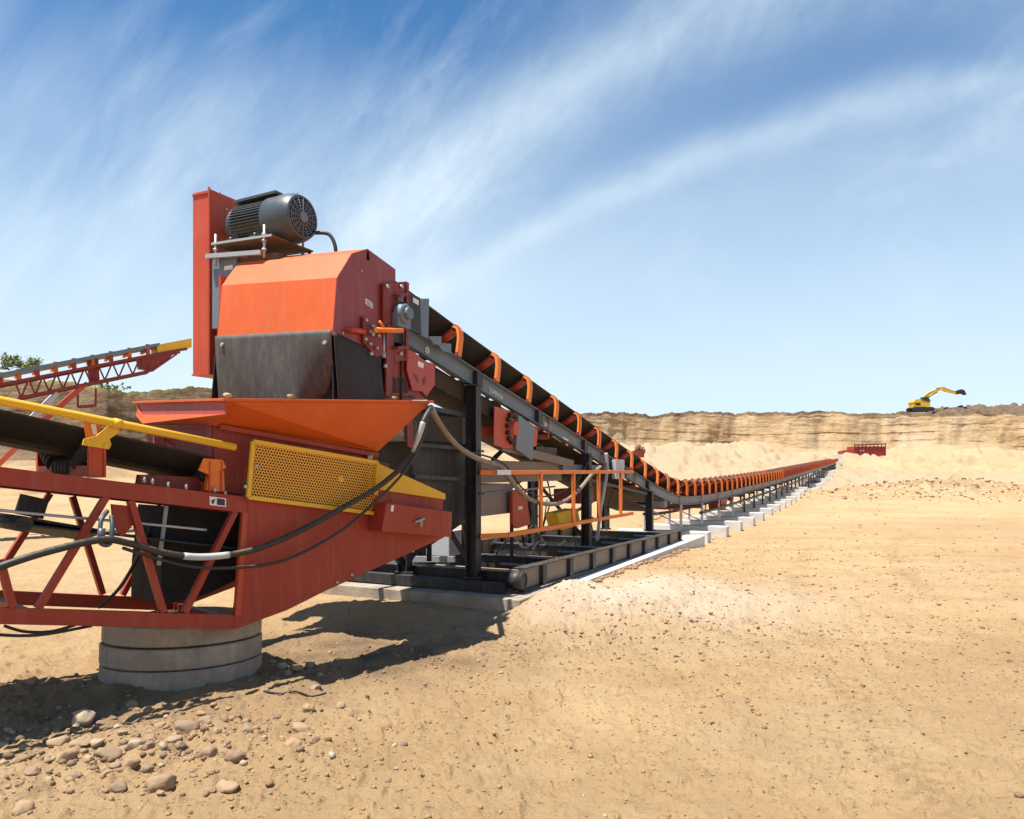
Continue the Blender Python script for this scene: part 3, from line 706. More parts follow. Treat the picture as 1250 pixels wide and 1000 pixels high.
# ---------------- take-up unit below the head
tk = MB(); tk.hexa([A(s, t, z) for z in (.95, 1.42) for s, t in ((11.75, .12), (13.1, .12), (13.1, 1.04), (11.75, 1.04))])
tkb = tk.build('take_up_weight', 'taupe', conv, .01)
m = MB(); m.beam(A(11.7, .105, 1.27), A(14.8, .105, 1.34), .02, .03)
m.beam(A(11.7, .105, 1.62), A(14.8, .105, 1.56), .02, .03); m.build('guide_rail', 'grey_steel', conv)
m = MB(); m.hexa([A(s, t, z) for z in (1.44, 1.78) for s, t in ((11.8, .14), (15.2, .14), (15.2, 1.0), (11.8, 1.0))]); m.build('take_up_frame', 'taupe', conv, .008)
m = MB(); m.hexa([A(s, t, z) for z, sh in ((.85, 0), (2.45, 0)) for s, t in ((10.35, .2), (11.9, .2), (11.9, 1.05), (10.35, 1.05))]); m.build('take_up_housing', 'dark_steel', conv, .01)
m = MB(); m.hexa([A(s, t, z) for z in (2.0, 2.36) for s, t in ((10.15, .1), (11.45, .1), (11.45, .19), (10.15, .19))]); m.build('housing_panel', 'brown_dark', conv, .01)
m = MB(); m.beam(A(10.2, .08, 2.44), A(11.5, .08, 2.4), .05, .06); m.beam(A(10.2, .08, 1.55), A(11.5, .08, 1.5), .04, .05); m.beam(A(10.2, .08, 1.95), A(11.5, .08, 1.93), .04, .05)
m.build('housing_rail', 'dark_steel', conv)
m = MB(); m.cyl(A(10.15, .1, 2.15), A(10.15, 1.0, 2.15), .16, 20); m.build('snub_pulley', 'galv', conv)
m = MB(); plA(m, [(497, 514), (504, 512), (506, 548), (498, 545)], .05, .02); m.build('snub_bracket', 'dark_red', conv)
m = MB(); plA(m, [(604, 496), (618, 500), (633, 506), (631, 548), (615, 547), (603, 543)], .02, .015)
tb = m.build('pulley_bracket', 'redorange', conv, .003)
m = MB()
cs, cz = Apt(627, 523, -.02)
for k in range(9):
    a = R(60+k*28); m.cyl(A(cs+math.cos(a)*.17, -.03, cz+math.sin(a)*.22), A(cs+math.cos(a)*.17, .015, cz+math.sin(a)*.22), .04, 10)
m.build('bolt_ring', 'black_rubber', tb)
m = MB(); m.cyl(A(cs+.03, -.06, cz), A(cs+.03, 1.0, cz), .11, 20); m.build('take_up_pulley', 'redorange', conv)
m = MB(); plA(m, [(633, 507), (653, 521), (650, 562), (630, 548)], -.02, .03); m.build('guard_plate', 'grey_steel', conv, .003)
m = MB(); plA(m, [(653, 522), (657, 525), (655, 545), (651, 545)], -.02, .05); m.build('bracket', 'redorange', conv)
m = MB(); plA(m, [(655, 545), (680, 547), (679, 556), (654, 555)], .1, .5); m.build('return_guard', 'dark_steel', conv)
m = MB(); plA(m, [(626, 600), (642, 600), (648, 640), (632, 645), (626, 641)], .0, .05); o = m.build('side_plate', 'redorange', conv, .003)
m = MB(); plA(m, [(633, 618), (638, 618), (638, 622), (633, 622)], -.006, .004); m.build('label', 'white', o)
m = MB(); plA(m, [(680, 627), (705, 621), (709, 640), (686, 647)], .2, .25); m.build('yellow_guard', 'yellow', conv, .006)
m = MB(); sB, zB = Apt(812, 612, .1); m.cyl(A(sB, .08, zB), A(sB, 1.08, zB), .18, 24); m.build('bend_pulley', 'grey_steel', conv)
sJ = As(757, -.12)
for dx, w_ in ((0, .36), (.42, .16)):
    m = MB(); z1 = Apt(750, 561, -.12)[1]; z0 = Apt(750, 585, -.12)[1]
    m.hexa([A(s, t, z) for z in (z0, z1) for s, t in ((sJ-.25+dx, -.12), (sJ-.25+dx+w_, -.12), (sJ-.25+dx+w_, -.02), (sJ-.25+dx, -.02))])
    m.build('junction_box', 'box_grey', conv, .006)
m = MB(); m.tube(spline([AP(740, 553, -.05), AP(741, 575, -.06), AP(737, 600, -.06), AP(733, 625, 0), AP(729, 660, .1)]), .035, 10); m.build('conduit', 'box_grey', conv)
for (x0, y0), (x1, y1), t_, r_, mt in [((604, 655), (640, 690), .9, .03, 'box_grey')]: pass
for k, (pts, r_, mt) in enumerate([([(600, 664), (612, 655), (628, 657), (640, 668), (655, 662)], .018, 'box_grey'), ([(606, 676), (618, 662), (634, 660), (650, 672), (668, 668)], .016, 'cable'), ([(640, 655), (652, 640), (660, 655), (672, 672)], .014, 'box_grey'), ([(655, 672), (664, 640), (672, 610), (668, 585)], .016, 'cable'), ([(700, 655), (712, 668), (726, 664), (722, 640)], .014, 'cable'), ([(648, 675), (660, 660), (676, 668), (690, 660)], .016, 'galv')]):
    m = MB(); m.tube(spline([AP(x, y, .75) for x, y in pts], 6), r_, 8); m.build('hose', mt, conv)
m = MB(); m.hexa([A(s, t, z) for z in (.2, .62) for s, t in ((13.0, 1.25), (13.5, 1.25), (13.5, 1.7), (13.0, 1.7))]); m.build('control_cabinet', 'box_grey', conv, .01)
m = MB(); m.beam(A(12.0, 1.0, .25), A(12.0, 1.0, 1.0), .07, .07); m.build('prop', 'dark_steel', conv)
m = MB(); m.beam(A(13.05, 1.0, .25), A(13.05, 1.0, 1.0), .07, .07); m.build('prop', 'dark_steel', conv)
m = MB(); m.beam(A(13.05, .12, .25), A(13.05, .12, 1.0), .06, .06); m.build('prop', 'dark_steel', conv)
for a_, b_ in (((s1+.15, WD, .3), (s1+1.9, WD, 1.9)), ((s2+.1, WD, .3), (s3-.2, WD, 1.0)), ((s2+.1, 0.02, 1.45), (s3-.2, .02, 1.05)), ((13.3, .6, 1.8), (14.4, .6, 2.3))):
    m = MB(); m.beam(A(*a_), A(*b_), .05, .06); m.build('cross_brace', 'dark_steel', conv)
m = MB(); m.beam(A(15.1, .1, 1.66), A(17.6, .1, 1.66), .06, .16); m.build('guide_rail', 'grey_steel', conv)
m = MB(); m.hexa([A(s, t, z) for z in (.95, 1.25) for s, t in ((16.6, .3), (17.4, .3), (17.4, .9), (16.6, .9))]); m.build('drive_box', 'dark_red', conv, .01)
m = MB(); m.beam(A(12.6, .08, 2.0), A(15.6, .08, 1.75), .05, .14); m.build('guide_rail', 'taupe', conv)
for k in range(7):
    m = MB(); s_ = 12.4+k*1.15; m.beam(A(s_, -.60, sz(s_)+.25), A(s_, .0, sz(s_)+.25), .05, .03); m.build('deck_bar', 'grey_steel', conv)
# ---------------- galvanised trestle legs along the ground run
leg0 = None; blocks = []
SL = 2.95; sA = 24.2
k = 0
while sA+k*SL < S_END-3:
    s = sA+k*SL; zg = gz(*A(s, -.4, 0).xy)
    blocks.append((s, zg)); zt2 = zc(s)-.25; zb = zg+.335
    for t in (.04, WD-.04):
        m = MB(); m.beam(A(s, t, zb), A(s, t, zt2), .06, .07); m.beam(A(s, t, zb+.001), A(s, t, zb+.014), .16, .16)
        if t < .5 and k < 20: m.beam(A(s, t+.01, zb+.15), A(s, WD-.05, zt2-.1), .03, .03)
        if k > 12: pass
        m.build('trestle_leg', 'galv' if k < 4 else 'dark_steel', conv)
    k += 1
print('legs', k)
m = MB(); sweepA(m, [(.0, -.52), (.10, -.52), (.10, -.60), (.0, -.60)], stations(27, S_END-3, 1.2)); m.build('cable_tray', 'dark_steel', conv)
m = MB(); sweepA(m, [(WD-.12, -.52), (WD-.02, -.52), (WD-.02, -.60), (WD-.12, -.60)], stations(24, S_END-3, 1.2)); m.build('cable_tray', 'dark_steel', conv)
ords = ['first', 'second', 'third', 'fourth', 'fifth', 'sixth', 'seventh', 'eighth', 'ninth', 'tenth', 'eleventh', 'twelfth', 'thirteenth', 'fourteenth', 'fifteenth', 'sixteenth', 'seventeenth', 'eighteenth', 'nineteenth', 'twentieth']
def ordn(k):
    if k < 20: return ords[k]
    t = {2: 'twenty', 3: 'thirty', 4: 'forty', 5: 'fifty'}[(k+1)//10]; r_ = (k+1) % 10
    return (t[:-1]+'ieth') if r_ == 0 else t+'-'+ords[r_-1]
for k, (s, zg) in enumerate(blocks):
    m = MB(); sl = random.uniform(-.02, .02); ht = .33
    m.hexa([A(s2_, t, z) for z in (zg-.12, zg+ht) for s2_, t in ((s-.24, -.78+sl), (s+.24, -.78+sl), (s+.24, 1.95+sl), (s-.24, 1.95+sl))])
    p = A(s, .5, zg); o = m.build('concrete_block', 'pale_concrete', None, .012, loc=p)
    tag(o, f'{ordn(k)} pale concrete sleeper block under the long conveyor, counted from the steel skid', 'concrete block', 'concrete sleeper blocks under the long conveyor')
m = MB(); plA(m, [(879, 604), (889, 604), (886, 623), (882, 623)], .1, .5); m.build('spill_chute', 'dark_red', conv)

# ---------------- discharge hood
t0 = -.12
sF, zF = Apt(410, 342, t0); tE = Aps(268, 352, sF)[0]
HT = .062
def hz(z, t): return z+(t-t0)*HT
sec = [Apt(407, 409, t0), Apt(412, 339, t0), Apt(430, 309.5, t0), Apt(449, 304, t0), Apt(483, 329, t0), Apt(483, 372, t0), Apt(467, 436, t0)]
hood = MB()
def sheet(m, a, b, ta, tb, th=.01):
    d = Vector((b[0]-a[0], 0, b[1]-a[1])).normalized(); nn = Vector((d.z, 0, -d.x))*th
    def Q(p, t, o): return A(p[0]+nn.x*o, t, hz(p[1]+nn.z*o, t))
    m.hexa([Q(a, ta, 0), Q(b, ta, 0), Q(b, tb, 0), Q(a, tb, 0), Q(a, ta, 1), Q(b, ta, 1), Q(b, tb, 1), Q(a, tb, 1)])
for i in range(0, 5): sheet(hood, sec[i], sec[i+1], t0+.012, tE-.012)
hood.build('dummy', 'orange'); bpy.data.objects.remove(bpy.data.objects['dummy'])
hoodo = hood.build('discharge_hood', 'orange', conv)
holec = Apt(449.5, 312, t0); hole = []
for k in range(16):
    a = 2*math.pi*k/16; hole.append((holec[0]+.028*math.cos(a), holec[1]+.028*math.sin(a)+(.03 if math.sin(a) > 0 else -.03)))
for t, nm in ((t0, 'side_plate'), (tE-.012, 'side_plate')):
    m = MB(); m.plate([A(s, t, hz(z, t)) for s, z in sec], VT*.012, [A(s, t, hz(z, t)) for s, z in reversed(hole)])
    m.build(nm, 'hood_shaded', hoodo)
m = MB(); m.plate([A(s, tE+.001, hz(z, tE)) for s, z in [(sF+.02, 3.0), (sF+.02, 3.72), (sF+.55, 3.75), (sF+.55, 3.0)]], VT*.03); m.build('end_flange', 'redorange', hoodo)
m = MB(); plA(m, [(446.5, 364), (455, 370), (455, 377), (446.5, 371)], t0-.004, .003); lb = m.build('label', 'white', hoodo)
m = MB()
for k in range(3): plA(m, [(447.5, 366.2+k*1.9), (454, 370.8+k*1.9), (454, 371.5+k*1.9), (447.5, 366.9+k*1.9)], t0-.006, .002)
m.build('label_print', 'decal_dark', lb)
m = MB()
for x, y in ((441, 331), (424, 402), (455, 420), (418, 407), (464, 433)): s, z = Apt(x, y, t0); m = MB(); m.cyl(A(s, t0-.014, z), A(s, t0, z), .012, 6); m.build('bolt', 'galv', hoodo)
for fx in (.06, .94):
    t = t0+(tE-t0)*fx; m = MB(); m.cyl(A(sF-.065, t, hz(sec[0][1]-.08, t)), A(sF-.02, t, hz(sec[0][1]-.08, t)), .02, 8); m.build('bolt', 'galv', hoodo)
# front flap (rubber), a hanging sheet with the near lower corner curling back
nx, nz = 30, 18; vs = []; fs = []
for j in range(nz+1):
    for i in range(nx+1):
        fu = i/nx; fv = j/nz; t = t0+.02+(tE-t0-.0)*fu
        ztop = hz(sec[0][1]+.02+.035*(1-fu), t0+(tE-t0)*fu); zbt = 2.28
        z = ztop+(zbt-ztop)*fv
        curl = max(0, (.30-fu)/.30)*max(0, fv-.1)**1.5
        s = sF-.045+.03*math.sin(fu*7+fv*2)*fv+curl*.28+.05*fv*fv
        t2 = t+curl*.30+.16*max(0, (fv-.55)/.45)**1.8*max(0, 1-fu/.22)-.03*max(0, (fv-.2)/.4)*max(0, 1-fu/.2)*(fv < .6)
        vs.append(A(s, t2, z))
for j in range(nz):
    for i in range(nx): a = j*(nx+1)+i; fs.append((a, a+1, a+nx+2, a+nx+1))
m = MB(); m.add(vs, fs, True); fl = m.build('front_flap', 'flap', hoodo); md = fl.modifiers.new('s', 'SOLIDIFY'); md.thickness = .012
# side flap
vs = []; fs = []; nx, nz = 18, 14
for j in range(nz+1):
    for i in range(nx+1):
        fu = i/nx; fv = j/nz; px = 408+57*fu; s, z1 = Apt(px, 409+26*fu, t0-.012); z0 = 2.30
        vs.append(A(s-.02*fv*math.sin(fu*5)+(.03*fv*(1-fu)), t0-.014-.05*fv*math.sin(fu*3.1+.4)**2-.03*fv, z1+.03+(z0-z1)*fv))
for j in range(nz):
    for i in range(nx): a = j*(nx+1)+i; fs.append((a+1, a, a+nx+1, a+nx+2))
m = MB(); m.add(vs, fs, True); fl = m.build('side_flap', 'black_rubber', hoodo); md = fl.modifiers.new('s', 'SOLIDIFY'); md.thickness = .01
m = MB(); m.plate([A(sF+.0, tE+.03, 3.15), A(sF-.03, tE+.1, 2.3), A(sF+.9, tE+.1, 2.3), A(sF+.9, tE+.02, 3.1)], VT*.012); m.build('side_flap', 'black_rubber', hoodo)
m = MB(); m.plate([A(9.65, t, z) for t, z in ((t0, 2.35), (tE, 2.35), (tE, 3.2), (t0, 3.2))], US*.012); m.build('rear_flap', 'black_rubber', hoodo)
m = MB(); m.plate([A(sF+.16, t, z) for t, z in ((t0+.03, 2.32), (tE-.1, 2.32), (tE-.1, 3.3), (t0+.03, 3.3))], US*.02); m.build('dark_gap_sheet', 'void_black', hoodo)  # black sheet added behind the flaps to stand for the gap's darkness
m = MB(); m.plate([A(s, t0+.05, z) for s, z in ((sF+.03, 2.32), (9.6, 2.32), (9.6, 3.0), (sF+.03, 3.2))], VT*.02); m.build('dark_gap_sheet', 'void_black', hoodo)  # second added black sheet, darkens the opening behind the side flap
# head pulley within
m = MB(); m.cyl(A(9.2, .05, 3.45), A(9.2, 1.12, 3.45), .24, 28); m.build('head_pulley', 'black_rubber', conv)

# ---------------- drive guard, gearbox, motor
tG0 = 2.0; sG0 = As(257.5, tG0); tG1, zGt = Aps(235.5, 235, sG0)
zT = Apt(257.5, 231, tG0)[1]; zB_ = Apt(257.5, 457.5, tG0)[1]
g0 = MB(); g0.hexa([A(s, t, z) for z in (zB_, zT) for s, t in ((sG0, tG0), (sG0+.75, tG0), (sG0+.75, tG1), (sG0, tG1))])
gd = g0.build('drive_guard', 'redorange', conv, .006)
m = MB()
m.beam(A(sG0-.012, tG0+.012, zB_+.01), A(sG0-.012, tG0+.012, zT+.02), .024, .02)
for z in (zT-.03, zB_+.01): m.beam(A(sG0-.008, tG0, z), A(sG0-.008, tG1, z), .015, .02)
m.build('guard_edge', 'redorange', gd)
m = MB()
for x, y in ((267, 236), (262, 366), (262, 440), (276, 256)): s, z = Apt(x, y, tG0-.001); m = MB(); m.cyl(A(s, tG0-.02, z), A(s, tG0, z), .014, 8); m.build('bolt', 'galv', gd)
sM = 9.02; zM = 4.53
mr = .262
mot = MB()
def L(m, prof, n=40, smooth=True):   # lathe about the motor axis, prof: (t, r)
    vs = [A(sM+math.cos(2*math.pi*k/n)*r, t, zM+math.sin(2*math.pi*k/n)*r) for t, r in prof for k in range(n)]
    fs = [(i*n+k, i*n+(k+1) % n, (i+1)*n+(k+1) % n, (i+1)*n+k) for i in range(len(prof)-1) for k in range(n)]
    m.add(vs, fs, smooth)
L(mot, [(1.80, .0), (1.80, .17), (1.78, .23), (1.74, .245), (1.72, .225), (1.18, .225)])
for k in range(46):
    a = 2*math.pi*k/46; r0, r1 = .215, .262
    d = US*math.cos(a)+Z*math.sin(a); c = A(sM, 0, zM)
    mot.beam(c+VT*1.71+d*(r0+r1)/2, c+VT*1.19+d*(r0+r1)/2, .009, r1-r0, up=d)
mo = mot.build('motor', 'motor_paint', conv)
m = MB(); L(m, [(1.22, .23), (1.22, .268), (1.19, .278), (.95, .278), (.88, .27), (.82, .25), (.80, .238), (.80, .225)]); fc = m.build('fan_cover', 'motor_paint', mo)
MATS['grille'] = MATS['grey_steel']
m = MB()
for r_ in (.222, .19, .165, .13, .095, .06): m.torus(A(sM, .805, zM), VT, r_, .0045, 36, 6)
for k in range(8):
    a = math.pi*k/8; d = US*math.cos(a)+Z*math.sin(a); m.tube([A(sM, .803, zM)-d*.225, A(sM, .803, zM)+d*.225], .005, 6)
m.cyl(A(sM, .785, zM), A(sM, .80, zM), .06, 20); m.build('fan_grille', 'grille', fc)
m = MB(); m.cyl(A(sM, .83, zM), A(sM, .84, zM), .225, 30); m.build('fan', 'black_rubber', fc)
m = MB(); m.torus(A(sM, 1.42, zM+.31), US, .038, .013); m.cyl(A(sM, 1.42, zM+.25), A(sM, 1.42, zM+.28), .02, 10); m.build('lifting_eye', 'motor_paint', mo)
m = MB()
for t in (1.28, 1.66):
    for sg in (-1, 1):
        m.beam(A(sM+sg*.17, t, zM-.24), A(sM+sg*.30, t, zM-.24), .09, .03); m.beam(A(sM+sg*.15, t, zM-.25), A(sM+sg*.18, t, zM-.10), .09, .05)
        m.cyl(A(sM+sg*.26, t, zM-.23), A(sM+sg*.26, t, zM-.19), .02, 8)
m.build('motor_foot', 'motor_paint', mo)
m = MB(); m.hexa([A(s, t, z) for z in (zM+.20, zM+.285) for s, t in ((sM+.02, 1.22), (sM+.24, 1.22), (sM+.24, 1.6), (sM+.02, 1.6))]); m.beam(A(sM-.12, 1.05, zM+.275), A(sM-.12, 1.7, zM+.26), .12, .03)
m.tube([A(sM+.1, .98, zM+.28), A(sM+.1, .98, zM+.35)], .008, 6); m.build('terminal_box', 'motor_paint', mo)
m = MB(); m.cyl(A(sM, 1.80, zM), A(sM, 2.02, zM), .04, 14); m.build('shaft', 'galv', mo)
# motor base plate, rail, studs
zpl = zM-.285
m = MB(); m.hexa([A(s, t, z+(t-.97)*.03) for z in (zpl, zpl+.02) for s, t in ((sM-.32, .97), (sM+.36, .97), (sM+.36, 1.9), (sM-.32, 1.9))]); mp_ = m.build('motor_plate', 'rust', conv)
m = MB(); sr_ = sM-.32; m.beam(A(sr_, 1.12, zpl-.165), A(sr_, 1.98, zpl-.10), .05, .05); m.beam(A(sM+.3, 1.12, zpl-.165), A(sM+.3, 1.98, zpl-.10), .05, .05)
m.beam(A(sr_-.004, .965, zpl+.008), A(sr_-.004, 1.9, zpl+.036), .012, .026)
m.build('mounting_rail', 'galv', conv)
for s in (sM-.30, sM+.33):
    for t in (1.10, 1.86):
        m = MB(); m.cyl(A(s, t, zpl-.22), A(s, t, zpl+.15), .014, 10)
        for z in (zpl-.03, zpl+.04, zpl-.13): m.cyl(A(s, t, z-.012), A(s, t, z+.012), .028, 6)
        m.build('stud', 'galv', conv)
m = MB(); m.hexa([A(s, t, z) for z in (3.3, 4.12) for s, t in ((sM-.25, tE+.05), (sM+.35, tE+.05), (sM+.35, tG0-.02), (sM-.25, tG0-.02))]); gb = m.build('gearbox', 'grey_steel', conv, .01)
m = MB(); s, z = sM-.255, 4.02; m.plate([A(s, tE+.1, z), A(s, tE+.24, z), A(s, tE+.24, z-.05), A(s, tE+.1, z-.05)], US*-.003); m.build('label', 'white', gb)
m = MB(); m.hexa([A(s, t, z) for z in (4.0, 4.10) for s, t in ((sM-.2, 1.0), (sM+.32, 1.0), (sM+.32, 1.95), (sM-.2, 1.95))]); m.build('motor_bracket', 'rust', conv)
for t in (1.25, 1.75):
    m = MB(); m.beam(A(sM, t, 3.9), A(sM, t, 4.05), .1, .1); m.build('motor_bracket_foot', 'redorange', conv)
# motor cable loop
m = MB(); m.tube(spline([A(sM+.2, .82, zM-.12), A(sM+.28, .66, zM-.14), A(sM+.3, .58, zM-.32), A(sM+.3, .64, zM-.50), A(sM+.3, .75, 3.95)], 8), .022, 10); m.build('motor_cable', 'cable', conv)
m = MB(); m.cyl(A(sM+.33, 1.0, zpl-.25), A(sM+.33, 1.0, zpl+.02), .02, 8); m.build('stud', 'black_rubber', conv)

# ---------------- head end: bearing brackets, belt cleaner, guards
t1 = -.16
m = MB(); plA(m, [(468, 346), (497, 344), (497, 363), (485, 365), (484, 392), (468, 398)], t1, .02)
plA(m, [(472, 398), (480, 392), (482, 440), (478, 482), (472, 484)], t1, .02)
m.beam(AP(484, 361, t1-.03), AP(497, 360, t1-.03), .10, .03); m.beam(AP(482, 425, t1-.03), AP(496, 424, t1-.03), .10, .03)
plA(m, [(480, 427), (496, 426), (496, 440), (480, 441)], t1, .02)
m.beam(AP(497, 345, t1), AP(496, 438, t1), .05, .03, up=VT)
hb = m.build('bearing_bracket', 'dark_red', conv, .003)
m = MB()
for x, y in ((472.5, 350), (490, 350), (489, 432), (470, 447), (455, 408), (453, 432)): s, z = Apt(x, y, t1-.01); m = MB(); m.cyl(A(s, t1-.03, z), A(s, t1, z), .022, 8); m.build('bolt', 'galv', hb)
bc = Apt(487, 384, t1); m = MB()
m.tube([A(bc[0], t1-.01, bc[1]), A(bc[0], t1-.10, bc[1]), A(bc[0], t1-.12, bc[1])], [.125, .115, .09], 24)
m.cyl(A(bc[0], t1-.12, bc[1]), A(bc[0], t1-.16, bc[1]), .07, 20)
m.hexa([A(bc[0]+a, t, bc[1]+z) for z in (-.16, .0) for a, t in ((-.13, t1-.08), (.13, t1-.08), (.13, t1), (-.13, t1))])
m.beam(A(bc[0]-.03, t1-.05, bc[1]+.13), A(bc[0]-.03, t1-.05, bc[1]+.2), .05, .05)
m.build('bearing', 'grey_steel', conv, .004)
m = MB(); m.hexa([A(bc[0]-.16+a, t, bc[1]+z) for z in (-.32, .25) for a, t in ((0, t1+.03), (.3, t1+.03), (.3, t1+.09), (0, t1+.09))]); m.build('bearing_plate', 'dark_steel', conv)
m = MB(); plA(m, [(497, 356), (513, 364), (514, 409), (497, 400)], t1+.02, .03)
ds = m.build('side_guard', 'dark_steel', conv, .003)
m = MB(); plA(m, [(504.5, 363), (511.5, 367), (511.5, 373), (504.5, 369)], t1+.016, .003); m.build('label', 'white', ds)
m = MB(); plA(m, [(513, 365), (524, 365), (523, 413), (516, 410)], t1+.10, .02); plA(m, [(524, 411), (539, 411), (539, 421), (530, 420)], t1+.1, .02); plA(m, [(535, 419), (551, 420), (551, 431), (540, 428)], t1+.1, .02)
m.build('skirt_plate', 'grey_steel', conv, .003)
m = MB(); a = AP(459, 403, t1-.12); b = AP(491, 404, t1-.12); m.cyl(a, b, .028, 14); m.cyl(AP(463, 392, t1-.1), AP(469, 401, t1-.12), .018, 10); m.build('cleaner_shaft', 'idler_orange', conv)
m = MB(); plA(m, [(443, 386), (449, 392), (456, 398), (466, 410), (468, 433), (459, 436), (444, 418)], t0-.03, .02)
m.build('cleaner_bracket', 'dark_red', conv, .003)
m = MB()
for x, y in ((447, 391), (446, 414), (452, 420), (460, 425), (455, 398), (462, 410), (452, 405)): s, z = Apt(x, y, t0-.04); m = MB(); m.cyl(A(s, t0-.06, z), A(s, t0-.03, z), .018, 6); m.build('bolt', 'galv', conv)
m = MB()
m.cyl(AP(469, 408, t1-.08), AP(469, 437, t1-.08), .012, 8); m.cyl(AP(469, 430, t1-.08), AP(469, 437, t1-.08), .022, 6)
m.build('tension_bolt', 'galv', conv)
m = MB(); m.cyl(AP(428, 402, t0-.05), AP(445, 405, t0-.05), .03, 12); m.build('cleaner_tube', 'redorange', conv)
# scraper housing with louvred opening
m = MB(); plA(m, [(470, 441), (497, 441), (504, 470), (520, 488), (466, 488), (472, 462)], -.1, .02)
sh = m.build('scraper_housing', 'dark_red', conv, .003)
m = MB()
for k in range(5): m = MB(); plA(m, [(470+k*5.2, 461), (473.4+k*5.2, 461), (475+k*6, 480), (470.6+k*6, 480)], -.106, .004); m.build('louvre_slot', 'black_rubber', sh)
for k in range(4): m = MB(); plA(m, [(467+k*10, 483), (474+k*10, 483), (478+k*10, 486.5), (470+k*10, 486.5)], -.106, .004); m.build('louvre_slot', 'black_rubber', sh)
m = MB(); plA(m, [(498, 426), (507, 431), (519, 441), (531, 445), (531, 470), (521, 484), (516, 478), (504, 477), (497, 451)], -.14, .012)
sg = m.build('scraper_guard', 'pink_red', conv, .003)
m = MB(); plA(m, [(510.5, 440.5), (518, 444), (517, 450), (510.5, 447)], -.144, .003); m.build('label', 'white', sg)
m = MB()
for k in range(4): m = MB(); plA(m, [(505.0+k*1.5, 456+k*1.2), (506.0+k*1.5, 455.5+k*1.2), (509.2+k*.9, 464+k*1.0), (508.2+k*.9, 464.5+k*1.0)], -.144, .003); m.build('louvre_slot', 'dark_red', sg)
for k in range(4): m = MB(); plA(m, [(515+k*1.1, 465-k*1.7), (516+k*1.1, 464.4-k*1.7), (519.0+k*.6, 470-k*1.3), (518+k*.6, 470.8-k*1.3)], -.144, .003); m.build('louvre_slot', 'dark_red', sg)
# round white mark, lettering and stickers on the stringer web
def text_mesh(txt, size):
    cu = bpy.data.curves.new('t', 'FONT'); cu.body = txt; cu.size = size; cu.extrude = .001; cu.align_x = 'CENTER'
    o = bpy.data.objects.new('t', cu); col.objects.link(o); bpy.context.view_layer.update()
    me = bpy.data.meshes.new_from_object(o.evaluated_get(bpy.context.evaluated_depsgraph_get())); bpy.data.objects.remove(o); return me
def stickerA(px, py, txt, size):
    s, z = Apt(px, py, -.002); p = math.atan(slope_at(s)); x = US*math.cos(p)+Z*math.sin(p); nrm = -VT; y = nrm.cross(x).normalized()
    me = text_mesh(txt, size); me.materials.append(MATS['white']); o = bpy.data.objects.new('lettering', me); col.objects.link(o)
    mt = Matrix((x, y, nrm)).transposed().to_4x4(); mt.translation = A(s, -.004, z-.02); set_rel(o, mt, conv)
# web face of near stringer sits at t=.073; lettering goes on a small proud backing of it
def web_text(px, py, txt, size):
    tt = .068; s, z = Apt(px, py, tt); p = math.atan(slope_at(s)); x = US*math.cos(p)+Z*math.sin(p); nrm = -VT; y = nrm.cross(x).normalized()
    me = text_mesh(txt, size); me.materials.append(MATS['white']); o = bpy.data.objects.new('lettering', me); col.objects.link(o)
    mt = Matrix((x, y, nrm)).transposed().to_4x4(); mt.translation = A(s, tt, z-size*.35); set_rel(o, mt, conv)
web_text(606, 481, 'SUPERIOR', .10)
m = MB(); s, z = Apt(521.5, 428, .066); m.torus(A(s, .066, z), VT, .038, .01, 20, 6); m.tube([A(s-.02, .064, z-.025), A(s+.02, .064, z+.03)], .008, 6); m.build('round_mark', 'white', conv)
for x0, y0 in ((668.5, 519.5), (690.5, 537.5)):
    m = MB(); plA(m, [(x0-3.4, y0-4.4), (x0+3.4, y0-1), (x0+3.4, y0+4), (x0-3.4, y0+.8)], .066, .003); m.build('label', 'white', conv)

# ------------------------------------------------------------------ mobile conveyor in the foreground
NC = Vector((.746, -.666, 0)); WC = Vector((.666, .746, 0)); K = 6.31
def C(px, py, d=0.0):
    a = (px-625)/F; Y = (K-d)/(.666-.746*a); return Vector((a*Y, Y, EYE+(HY-py)*Y/F))
mob = empty('mobile_conveyor', C(220, 765, -.6).xy.to_3d()+Vector((0, 0, .35)), 'red lattice conveyor with receiving hopper and yellow guards, resting on the concrete rings', 'conveyor')
def plC(m, pts, d, th): m.plate([C(x, y, d) for x, y in pts], NC*-th)
def frame_side(d, name):
    m = MB(); th = .05
    plC(m, [(-260, 537), (0, 570), (150, 588.5), (303, 607), (303, 626), (150, 609.5), (0, 592), (-260, 562)], d, th)
    plC(m, [(-260, 733), (0, 742), (286, 751), (286, 768), (0, 762), (-260, 754)], d, th)
    fr = m.build('side_frame' , 'chassis_red', mob, .004)
    m = MB()
    plC(m, [(303.5, 607), (545, 640), (545, 654), (538, 658), (467, 690), (400, 720), (350, 745), (286.5, 768), (286.5, 751), (296, 690)], d+.002, th)
    m.build('tail_plate', 'chassis_red', mob, .004)
    diag = [((0, 684), (15, 742)), ((129, 607), (46, 743)), ((159, 611), (199, 747)), ((286, 625), (225, 748)), ((-70, 592), (-120, 739)), ((-48, 590), (4, 700))]
    for a, b in diag[:5]:
        m = MB(); m.beam(C(*a, d-.03), C(*b, d-.03), .05, .06, up=NC); m.build('truss_brace', 'chassis_red', mob)
    m = MB(); m.beam(C(298, 626, d-.02), C(289, 751, d-.02), .05, .05, up=NC); m.build('truss_brace', 'redorange', mob)
frame_side(0, 'near')
DW = 1.35
def Cf(px, py): # same chassis point carried to the far side frame
    return C(px, py)-NC*DW
m = MB()
def farp(pts, th=.05): m.plate([Cf(x, y) for x, y in pts], NC*th)
